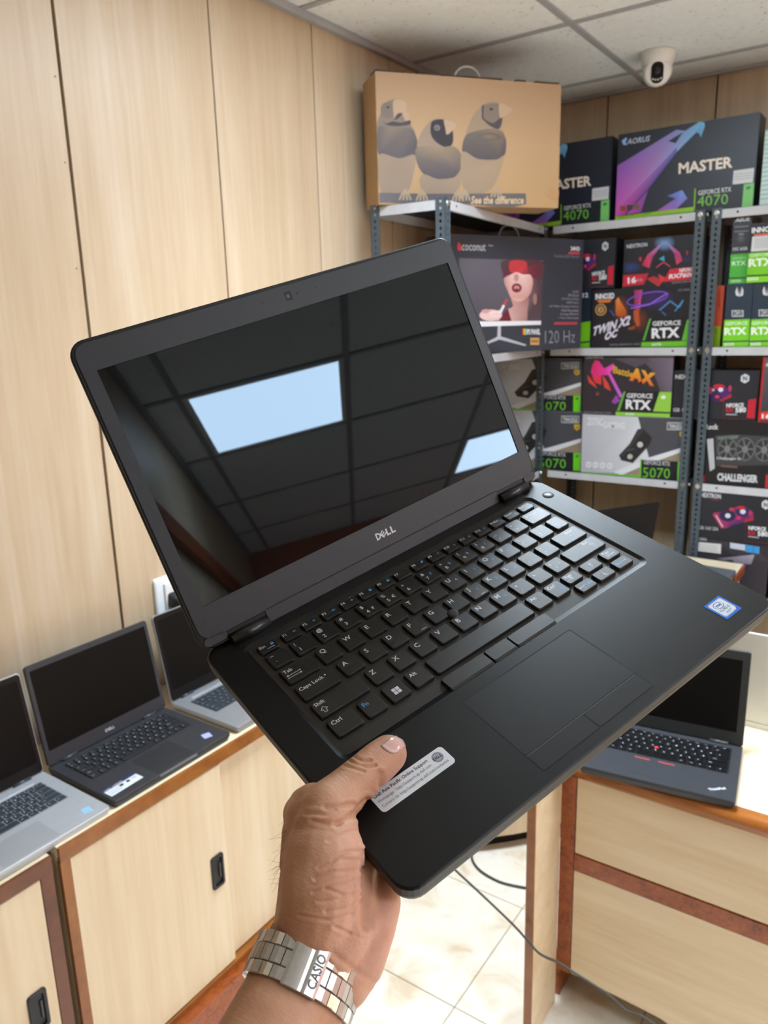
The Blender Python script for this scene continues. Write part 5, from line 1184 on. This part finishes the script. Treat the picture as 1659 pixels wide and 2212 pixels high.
b = MB(mm); b.loft([rg(125.3, -102.4, 143.1, -84.3, 1.2, 0.0), rg(125.3, -102.4, 143.1, -84.3, 1.2, 0.2)]); lb = b.build('processor_badge', pm('blue_badge', (34, 112, 206), 0.25, var=0.1, scale=200), held)
p = Print([(125.3,-84.3),(143.1,-84.3),(143.1,-102.4),(125.3,-102.4)], 17.8*mm, 18.1*mm, step=0.000002, off=0.00022)
p.poly(rr(126.9, -100.6, 141.5, -85.9, 1.6, 3), (206, 202, 206)); p.poly(rr(127.5, -100.0, 140.9, -86.5, 1.4, 3), (60, 90, 130)); p.poly(rr(127.65, -99.85, 140.75, -86.65, 1.3, 3), (214, 222, 232)); p.poly([(136.5,-102.2),(143,-102.2),(143,-97.0),(141.0,-98.4),(139.6,-100.4),(136.5,-100.4)], (24, 90, 206))
for k in range(22): p.line([(133.6+4.4*math.cos(k*0.27+0.3), -90.3+2.9*math.sin(k*0.27+0.3)), (133.6+4.4*math.cos(k*0.27+0.57), -90.3+2.9*math.sin(k*0.27+0.57))], 0.45, (24, 70, 150))
p.text('intel', 130.9, -91.3, 136.4, -91.3, -2.6, (24, 70, 150), 0.03); p.text('CORE i5', 129.0, -96.0, 139.2, -96.0, -2.3, (30, 60, 110), 0.01); p.text('inside\u2122', 131.4, -98.8, 137.6, -98.8, -1.8, (40, 70, 120))
p.build('badge_print', lb, Matrix.Translation((125.3*mm, -102.4*mm, 0)))
# ports on the left flank
for nm, y0_, y1_, z0_, z1_ in (('lock_slot', 84, 90, -8.5, -5.5), ('charging_port', 75, 82, -9, -5.5), ('usb_port', 50, 64, -10, -5), ('audio_jack', 40, 43, -9, -6)):
    sx_ = lambda z: -166.8 + 0.0676*(-1.6 - z) + (0.2*(-8.5 - z) if z < -8.5 else 0)
    b = MB(mm); b.loft([[(sx_(z0_), y0_, z0_), (sx_(z0_), y1_, z0_), (-160, y1_, z0_), (-160, y0_, z0_)], [(sx_(z1_), y0_, z1_), (sx_(z1_), y1_, z1_), (-160, y1_, z1_), (-160, y0_, z1_)]]); b.build(nm, M_LINE, held)
for x, w_ in ((-145.2, 30.4), (117.6, 31.8)):
    b = MB(mm); b.cyl((x, 108.6, 2.2), 4.6, w_, 'x', 24); b.build('hinge', pm('hinge_black', (28, 28, 31), 0.3), held)
b = MB(mm); b.box((-143, 99.8, -0.5), (141, 113, 0.12)); b.build('hinge_strip', pm('strip_black', (18, 18, 20), 0.35), held)
# lid
MLID = Matrix.Translation((0, 110.27*mm, 1.91*mm)) @ Matrix.Rotation(1.03475, 4, 'X')
b = MB(mm)
b.loft([rg(-164.5, 1.6, 164.5, 223.9, 10, -6.2), rg(-166.3, 0.2, 166.3, 225.7, 11, -5.2), rg(-166.7, -0.2, 166.7, 226.1, 11.5, -3.4), rg(-166.7, -0.2, 166.7, 226.1, 11.5, -0.6), rg(-166.0, 0.5, 166.0, 225.4, 11, 0.0)])
lid = b.build('lid', M_BK, held, M=MLID)
M_BEZ = pm('dark_slate_bezel', (28, 33, 42), 0.46, var=0.05, scale=80, bump=0.12, bscale=1800)
b = MB(mm); b.loft([rg(-164.6, 6.8, 164.6, 223.9, 9.5, -0.2), rg(-164.6, 6.8, 164.6, 223.9, 9.5, 0.55), rg(-164.0, 7.2, 164.0, 223.3, 9.2, 0.9), rg(-154.6, 29.7, 155.4, 204.2, 0.8, 0.9), rg(-154.6, 29.7, 155.4, 204.2, 0.8, -0.1)], cap0=False, cap1=False); b.build('bezel', M_BEZ, lid)
for x0_, x1_, u0, r_ in ((-163.6, -145.8, 1.8, 4), (-114.4, 117.0, -2.4, 1), (149.8, 163.6, 1.8, 4)):
    b = MB(mm); b.loft([rg(x0_, u0, x1_, 8.6, r_, -5.0 if r_ == 1 else -0.3), rg(x0_, u0, x1_, 8.6, r_, 0.6), rg(x0_+0.3, u0+0.4, x1_-0.3, 8.2, r_, 0.9)]); b.build('chin', M_BEZ, lid)
b = MB(mm); b.box((-154.6, 29.7, -0.1), (155.4, 204.2, 0.12)); b.build('screen', M_SCREEN, lid)
b = MB(mm); b.loft([rg(-3.0, 211.8, 3.0, 218.5, 0.8, 0.6), rg(-3.0, 211.8, 3.0, 218.5, 0.8, 1.0)]); wc = b.build('webcam', pm('webcam_black', (12, 13, 16), 0.15), lid)
b = MB(mm); b.lathe([(0.7, 1.0), (1.3, 1.05), (1.4, 1.0)], c=(-0.4, 215.1, 0), n=16); b.build('lens_ring', pm('lens_ring_grey', (96, 98, 106), 0.3), wc)
for x, r_, nm in ((7.9, 0.75, 'webcam_led'), (24.7, 0.7, 'microphone'), (-22.5, 0.6, 'microphone')):
    b = MB(mm); b.cyl((x, 215.2, 0.85), r_, 0.12, 'z', 10); b.build(nm, M_LINE, lid)
p = Print([(0,10),(20,10),(20,0),(0,0)], 20*mm, 10*mm, step=0.000002, off=0.00003)
p.text('D', 0.2, 0.6, 4.8, 0.6, -5.6, (206, 208, 212), 0.04)
vs, fs, _, _ = glyphs('E', 0.04)
c_, s_ = math.cos(math.radians(38)), math.sin(math.radians(38)); o_ = len(p.v)
for a, q in vs: x_, y_ = (a-0.5)*4.4, (q-0.5)*4.6; p.v.append(((7.1 + x_*c_ - y_*s_)*mm, (3.5 + x_*s_ + y_*c_)*mm, 0.00003)); p.c.append(lin((206, 208, 212)))
p.f += [[o_+i for i in f] for f in fs]
p.text('L', 10.2, 0.6, 14.2, 0.6, -5.6, (206, 208, 212), 0.04); p.text('L', 14.9, 0.6, 18.9, 0.6, -5.6, (206, 208, 212), 0.04)
p.build('maker_logo', lid, Matrix.Translation((-8.4*mm, 15.2*mm, 0.9*mm)), 0.3)

# ------------------------------------------------------------------ the hand, wrist and watch
IX, IY, IZ = Vector(RW[0]), Vector(RW[1]), Vector(RW[2])
def pd(u, v, d): return at(u, v, d=d*mm)
def lo(x, y, z): return ML_ @ Vector((x*mm, y*mm, z*mm))
WC = pd(656.7, 2117.3, 383)
V3 = lambda x, y, z: (IX*x + IY*y + IZ*z).normalized()
AX, UX, NX = V3(0.333, -0.646, 0.687), V3(0.737, 0.633, 0.238), V3(0.589, -0.428, -0.686)
def sphere_chain(mb, nodes):
    """tapered rounded limb through (point, radius in mm) nodes"""
    for (p, r), (q, s_) in zip(nodes[:-1], nodes[1:]):
        ax_ = (q - p); L_ = ax_.length
        if L_ < 1e-6: continue
        M_ = Matrix.Translation(p) @ ax_.to_track_quat('Z', 'Y').to_matrix().to_4x4()
        r, s_ = r*mm, s_*mm; prof = []
        for k in range(7): a = -math.pi/2 + math.pi/2*k/6; prof.append((max(1e-5, r*math.cos(a)), r*math.sin(a)))
        for k in range(7): a = math.pi/2*k/6; prof.append((max(1e-5, s_*math.cos(a)), L_ + s_*math.sin(a)))
        mb.loft([[M_ @ Vector((math.cos(2*math.pi*i/18)*rr_, math.sin(2*math.pi*i/18)*rr_, z)) for i in range(18)] for rr_, z in prof])
hb = MB()
# forearm: oval sections swept along the arm
secs = []
for s_, A_, B_ in ((-150, 42, 36), (-100, 39, 32), (-60, 35.5, 27.5), (-30, 31.5, 23), (-12, 28.6, 20.6), (0, 27.6, 19.4), (15, 27.2, 18.2), (30, 24, 15)):
    secs.append([WC + AX*s_*mm + UX*A_*mm*math.cos(2*math.pi*i/28) + NX*B_*mm*math.sin(2*math.pi*i/28) for i in range(28)])
hb.loft(secs)
N = lambda *L_: [(pd(u, v, d), r) for u, v, d, r in L_]
Q = lambda *L_: [(lo(x, y, z), r) for x, y, z, r in L_]
sphere_chain(hb, N((672, 2060, 391, 19), (682, 1985, 391, 21), (694, 1915, 393, 22), (700, 1850, 398, 21.5), (703, 1792, 404, 17.5), (708, 1748, 409, 15)))
sphere_chain(hb, N((708, 1748, 409, 15), (748, 1709, 419, 12.8), (788, 1672, 429, 11.7), (818, 1646, 436.5, 11.7), (838, 1629, 441, 11.0)))
sphere_chain(hb, N((700, 1800, 405, 16), (670, 1765, 414, 13.5), (656, 1758, 420, 11.5)))
sphere_chain(hb, N((700, 1752, 411, 13), (676, 1738, 417, 11.5), (662, 1738, 424, 10)))
sphere_chain(hb, N((660, 1860, 405, 14), (652, 1800, 412, 11), (658, 1742, 424, 9.5)) + Q((-172, -34, -20, 9.5)))
sphere_chain(hb, N((690, 2090, 388, 18), (742, 2118, 388, 14), (770, 2072, 397, 15), (796, 2000, 405, 14.5), (808, 1950, 411, 14.5)) + Q((-166, -82, -36, 13)))
sphere_chain(hb, N((700, 2060, 388, 18), (735, 2010, 394, 17), (742, 1940, 402, 17), (750, 1880, 412, 15)) + Q((-168, -62, -34, 14), (-160, -50, -34, 13)))
sphere_chain(hb, N((735, 2010, 396, 17), (775, 1990, 402, 15)))
sphere_chain(hb, N((690, 1900, 402, 18), (745, 1930, 408, 16), (790, 1950, 412, 14)))
sphere_chain(hb, Q((-178, -60, -24, 14), (-172, -36, -26, 11.5), (-150, -28, -28.5, 9.8), (-120, -20, -28.5, 8.9), (-96, -16, -27, 8)))
sphere_chain(hb, Q((-172, -60, -34, 13), (-160, -48, -34, 11.5), (-138, -44, -29.5, 9.8), (-104, -38, -28.5, 8.9), (-74, -33, -27, 8)))
sphere_chain(hb, Q((-168, -72, -36, 12), (-158, -62, -35, 11), (-136, -60, -29.5, 9.4), (-104, -54, -28, 8.6), (-77, -49, -26.5, 7.8)))
sphere_chain(hb, Q((-164, -80, -36, 11), (-154, -75, -34, 9.8), (-136, -74, -28.5, 8.2), (-112, -69, -27, 7.6), (-93, -65, -25.5, 7)))
tmp = hb.build('hand_blank', M_WHITE)
md = tmp.modifiers.new('r', 'REMESH'); md.mode = 'VOXEL'; md.voxel_size = 0.00082; md.use_smooth_shade = True
md = tmp.modifiers.new('s', 'SMOOTH'); md.factor = 0.5; md.iterations = 18
dg = bpy.context.evaluated_depsgraph_get()
me = bpy.data.meshes.new_from_object(tmp.evaluated_get(dg))
bpy.data.objects.remove(tmp)

def to_px(p):
    c = RW @ (p - EYE); return (F*c.x/c.z + PW/2, F*c.y/c.z + PH/2, c.z)
H2, H3 = crop(560, 1560, 0.26522), crop(420, 1900, 0.32550)
CREASE = [([H2(880,640), H2(815,690), H2(782,755), H2(730,782), H2(640,830)], 1.5, 7), ([H2(985,420), H2(982,525)], 1.0, 6),
          ([H2(730,310), H2(800,340), H2(880,366), H2(945,352)], 0.90, 3.5), ([H2(770,280), H2(840,322), H2(905,315)], 0.90, 3.5), ([H2(690,352), H2(760,372), H2(850,400)], 0.60, 3.5),
          ([H2(540,700), H2(640,690), H2(760,668)], 1.05, 5), ([H2(560,960), H2(700,905), H2(790,890)], 0.57, 4), ([H2(600,1120), H2(700,1060), H2(855,1045)], 0.69, 4), ([H2(480,1185), H2(640,1112), H2(850,1130)], 0.69, 4),
          ([H2(450,1275), H2(600,1222), H2(850,1205)], 0.76, 4), ([H2(440,1385), H2(640,1330), H2(840,1262)], 0.76, 4), ([H2(480,1462), H2(600,1456), H2(740,1400), H2(840,1330)], 0.69, 4), ([H2(540,1545), H2(720,1518), H2(860,1440)], 0.76, 4),
          ([H2(868,1090), H2(862,1300), H2(866,1480), H2(868,1660)], 2.2, 9), ([H2(380,740), H2(540,750), H2(620,720)], 0.75, 5), ([H2(430,800), H2(560,830), H2(660,820)], 0.75, 5),
          ([H3(700,240), H3(900,275), H3(1040,235)], 0.76, 4), ([H3(930,315), H3(1035,362)], 0.76, 4), ([H3(870,60), H3(1000,110), H3(1120,90)], 0.62, 4), ([H3(930,500), H3(1060,600), H3(1190,682)], 0.45, 7)]
def seg_d(px, py, a, c):
    dx, dy = c[0]-a[0], c[1]-a[1]; t_ = max(0, min(1, ((px-a[0])*dx + (py-a[1])*dy)/(dx*dx+dy*dy+1e-9)))
    return math.hypot(px-a[0]-t_*dx, py-a[1]-t_*dy)
boxes_ = [(min(q[0] for q in pl)-25, max(q[0] for q in pl)+25, min(q[1] for q in pl)-25, max(q[1] for q in pl)+25) for pl, _, _ in CREASE]
nrm = [v.normal.copy() for v in me.vertices]
for v in me.vertices:
    co = v.co; u_, w_, dep = to_px(co)
    if nrm[v.index].dot(IZ) > 0.1: continue
    dd = 0.0
    for (pl, amt, sg), bx_ in zip(CREASE, boxes_):
        if not (bx_[0] < u_ < bx_[1] and bx_[2] < w_ < bx_[3]): continue
        ds = min(seg_d(u_, w_, a, c) for a, c in zip(pl[:-1], pl[1:]))
        if ds < 3*sg: dd += amt*math.exp(-(ds/sg)**2) - 0.25*amt*math.exp(-((ds-2*sg)/sg)**2)
    if dd: v.co = co - nrm[v.index]*dd*mm
me.update()

def skin_material():
    mt = bpy.data.materials.new('tanned_skin'); mt.use_nodes = True
    nt = mt.node_tree; b = nt.nodes['Principled BSDF']
    b.inputs['Roughness'].default_value = 0.48; b.inputs['Specular IOR Level'].default_value = 0.4
    b.inputs['Subsurface Weight'].default_value = 0.0; b.inputs['Subsurface Radius'].default_value = (0.006, 0.0025, 0.0012); b.inputs['Subsurface Scale'].default_value = 0.6
    tc = nt.nodes.new('ShaderNodeTexCoord')
    n = nt.nodes.new('ShaderNodeTexNoise'); n.inputs['Scale'].default_value = 38; n.inputs['Detail'].default_value = 6
    nt.links.new(tc.outputs['Object'], n.inputs['Vector'])
    at_ = nt.nodes.new('ShaderNodeVertexColor'); at_.layer_name = 'tone'
    c1 = ramp(nt, n.outputs['Fac'], [(0.3, (178, 126, 96)), (0.5, (196, 144, 112)), (0.72, (210, 162, 132))])
    c2 = ramp(nt, n.outputs['Fac'], [(0.3, (206, 150, 130)), (0.5, (218, 166, 144)), (0.72, (228, 180, 160))])
    mx = nt.nodes.new('ShaderNodeMix'); mx.data_type = 'RGBA'
    nt.links.new(at_.outputs['Color'], mx.inputs[0]); nt.links.new(c1, mx.inputs[6]); nt.links.new(c2, mx.inputs[7])
    nt.links.new(mx.outputs[2], b.inputs['Base Color'])
    mp = nt.nodes.new('ShaderNodeMapping'); mp.inputs['Rotation'].default_value = (0.3, 0.5, 0.6); mp.inputs['Scale'].default_value = (260, 900, 700)
    nt.links.new(tc.outputs['Object'], mp.inputs['Vector'])
    n2 = nt.nodes.new('ShaderNodeTexNoise'); n2.inputs['Scale'].default_value = 1.0; n2.inputs['Detail'].default_value = 4
    nt.links.new(mp.outputs[0], n2.inputs['Vector'])
    bp = nt.nodes.new('ShaderNodeBump'); bp.inputs['Strength'].default_value = 0.5; bp.inputs['Distance'].default_value = 0.0006
    nt.links.new(n2.outputs['Fac'], bp.inputs['Height']); nt.links.new(bp.outputs[0], b.inputs['Normal'])
    return mt
# paler, pinker skin on the palm side, browner on the back of the hand and arm
tone = me.color_attributes.new('tone', 'FLOAT_COLOR', 'POINT')
pc = [pd(730, 1900, 395), pd(800, 2010, 402), pd(850, 1660, 440), pd(760, 1840, 400), pd(720, 1990, 388)]
pr2 = [0.024, 0.030, 0.016, 0.02, 0.02]
for v in me.vertices:
    k = max(math.exp(-((v.co-c).length/r)**2) for c, r in zip(pc, pr2)); tone.data[v.index].color = (k, k, k, 1)
me.materials.clear(); me.materials.append(skin_material())
for pl in me.polygons: pl.use_smooth = True
hand = link('person', me)
tag(hand, 'forearm and hand in bare skin holding the black laptop by its corner', 'hand')

from mathutils.bvhtree import BVHTree
BV = BVHTree.FromPolygons([v.co for v in me.vertices], [p.vertices for p in me.polygons])
def on_skin(u, v, off=0.0004):
    d = ray(u, v).normalized(); h_, n_, i_, l_ = BV.ray_cast(EYE, d)
    return None if h_ is None else h_ + n_*off
# thumb nail laid on the skin
NC = crop(780, 1560, 0.13261)
base = [NC(320,385), NC(400,445), NC(500,500), NC(590,500)]; tipn = [NC(470,262), NC(580,232), NC(690,290), NC(735,390)]
gv = []; gc = []; nn = 9
for j in range(nn):
    t_ = j/(nn-1)
    for i in range(nn):
        s_ = i/(nn-1); k = min(2, int(s_*3)); f_ = s_*3-k
        a = lerp(base[k], base[k+1], f_); c = lerp(tipn[k], tipn[k+1], f_)
        bow = 0.09*math.sin(math.pi*s_)
        q = lerp(a, c, -bow*0.5 + t_*(1.0 + bow))
        h_ = on_skin(*q, 0.0005)
        if h_ is None: h_ = pd(q[0], q[1], 436)
        gv.append(h_); gc.append((226, 216, 200) if t_ > 0.9 else ((214, 168, 160) if t_ > 0.2 else (222, 190, 186)))
me2 = bpy.data.meshes.new('thumbnail'); me2.from_pydata([tuple(v) for v in gv], [], [(j*nn+i, j*nn+i+1, (j+1)*nn+i+1, (j+1)*nn+i) for j in range(nn-1) for i in range(nn-1)])
ca = me2.color_attributes.new('ink', 'FLOAT_COLOR', 'POINT')
for i, c in enumerate(gc): ca.data[i].color = (*lin(c), 1)
for pl in me2.polygons: pl.use_smooth = True
me2.materials.append(print_mat(0.22)); nail = link('thumbnail', me2, hand)
nail['label'] = 'pale pink thumb nail'
md = nail.modifiers.new('t', 'SOLIDIFY'); md.thickness = 0.0005
# fine dark hairs along the outer wrist
b = MB(); rnd = random.Random(3)
for k in range(90):
    t_ = rnd.random(); u0, v0 = lerp((613, 1760), (575, 2010), t_ ** 0.6); h_ = on_skin(u0 + rnd.uniform(3, 14), v0 + rnd.uniform(-8, 8), 0.0)
    if h_ is None: continue
    L_ = rnd.uniform(4, 9)*mm; dr = (-IX*rnd.uniform(0.4, 1.0) + IY*rnd.uniform(-0.2, 1.0) - IZ*0.2).normalized(); cu = IY*rnd.uniform(-0.4, 1.2)
    b.tube([h_ + dr*L_*q + cu*L_*q*q*0.6 for q in (0, 0.33, 0.66, 1.0)], [0.00007, 0.00006, 0.00005, 0.00002], 4)
hr = b.build('wrist_hair', pm('dark_hair', (40, 28, 22), 0.5), hand, 'stuff')

# steel bracelet watch
M_BRUSH = pm('brushed_steel', (176, 174, 171), 0.36, metal=1.0, var=0.05, scale=300)
M_POLISH = pm('polished_steel', (216, 212, 204), 0.16, metal=1.0, var=0.05)
watch = tag(empty('wristwatch', M=Matrix.Translation(WC)), 'steel bracelet watch worn on the wrist, folding clasp facing up', 'watch')
RA, RB = 28.6, 20.4
def wpos(phi, s_, lift=0.0):
    a = math.radians(phi); return (UX*(RA+lift)*math.sin(a) + NX*(RB+lift)*math.cos(a) + AX*s_)*mm
def wlink(name, p0, p1, s0, s1, hgt, mt, bev=0.35, parent=None, arc=1, base=0.0):
    """a slightly domed block on the band between angles p0-p1 and positions s0-s1 across it"""
    rings_ = []
    for k in range(arc + 1):
        ph = p0 + (p1-p0)*k/arc; e = bev if k in (0, arc) else 0
        sh = 0.0
        rings_.append([wpos(ph, s0, base), wpos(ph, s1, base), wpos(ph, s1, base+hgt-bev-e*0.6), wpos(ph, s1-bev, base+hgt-e), wpos(ph, s0+bev, base+hgt-e), wpos(ph, s0, base+hgt-bev-e*0.6)])
    b = MB(); b.loft(rings_); return b.build(name, mt, parent or watch)
ph = -14.0; st = 14.0; S0 = 0.0          # S0: middle of the band along the arm
for sgn, start in ((-1, -42.0), (1, -6.4)):
    for k in range(12):
        a = start + sgn*st*k*(1.0 if k < 6 else 1.0); c = a + sgn*(st-0.9)
        if (sgn < 0 and c < -165) or (sgn > 0 and c > 160): break
        lo_, hi_ = min(a, c), max(a, c); off = sgn*st*0.5
        wlink('bracelet_link', lo_, hi_, S0-10, S0-4.1, 2.5, M_POLISH if k % 2 else M_BRUSH, arc=2)
        wlink('bracelet_link', lo_, hi_, S0+4.1, S0+10, 2.5, M_POLISH if k % 2 else M_BRUSH, arc=2)
        wlink('bracelet_link', lo_+off, hi_+off, S0-3.8, S0+3.8, 2.6, M_BRUSH, arc=2)
        if k == 0: wlink('bracelet_link', min(a, a+off-sgn*0.9), max(a, a+off-sgn*0.9), S0-3.8, S0+3.8, 2.4, M_BRUSH, arc=1)
cl = wlink('clasp', -41.5, -21.4, S0-11, S0+11, 3.3, M_BRUSH, arc=6)
cl2 = wlink('clasp_plate', -21.0, -7.0, S0-11, S0+11, 3.5, M_BRUSH, arc=5)
wlink('clasp_underside', -41.0, -7.5, S0-10.4, S0+10.4, 1.6, M_POLISH, arc=8, base=-0.5)
vs, fs, gw, gh = glyphs('CASIO', 0.02)
pv = [wpos(-14.0 - 4.4*(q-0.5)*2, S0 - 7.6 + 15.2*a, 3.62) for a, q in vs]
b = MB(); b.v = pv; b.f = [list(f) for f in fs]; b.mi = [0]*len(fs); b.sm = [False]*len(fs)
b.build('engraved_name', pm('engraving', (104, 102, 102), 0.6, metal=0.3), cl2)
Mc = Matrix.Translation(wpos(180, S0, 0)) @ (-NX).to_track_quat('Z', 'Y').to_matrix().to_4x4()
b = MB(); b.lathe([(0.001, -0.001), (0.0175, -0.001), (0.019, 0.003), (0.0185, 0.008), (0.016, 0.009), (0.0155, 0.0085), (0.001, 0.0085)], M=Mc.to_3x3(), c=Mc.translation, n=32); b.build('watch_case', M_POLISH, watch)
b = MB(); b.lathe([(0.001, 0.0087), (0.0154, 0.0087), (0.0154, 0.0084)], M=Mc.to_3x3(), c=Mc.translation, n=32); b.build('dial', pm('dark_dial', (24, 30, 48), 0.2), watch)
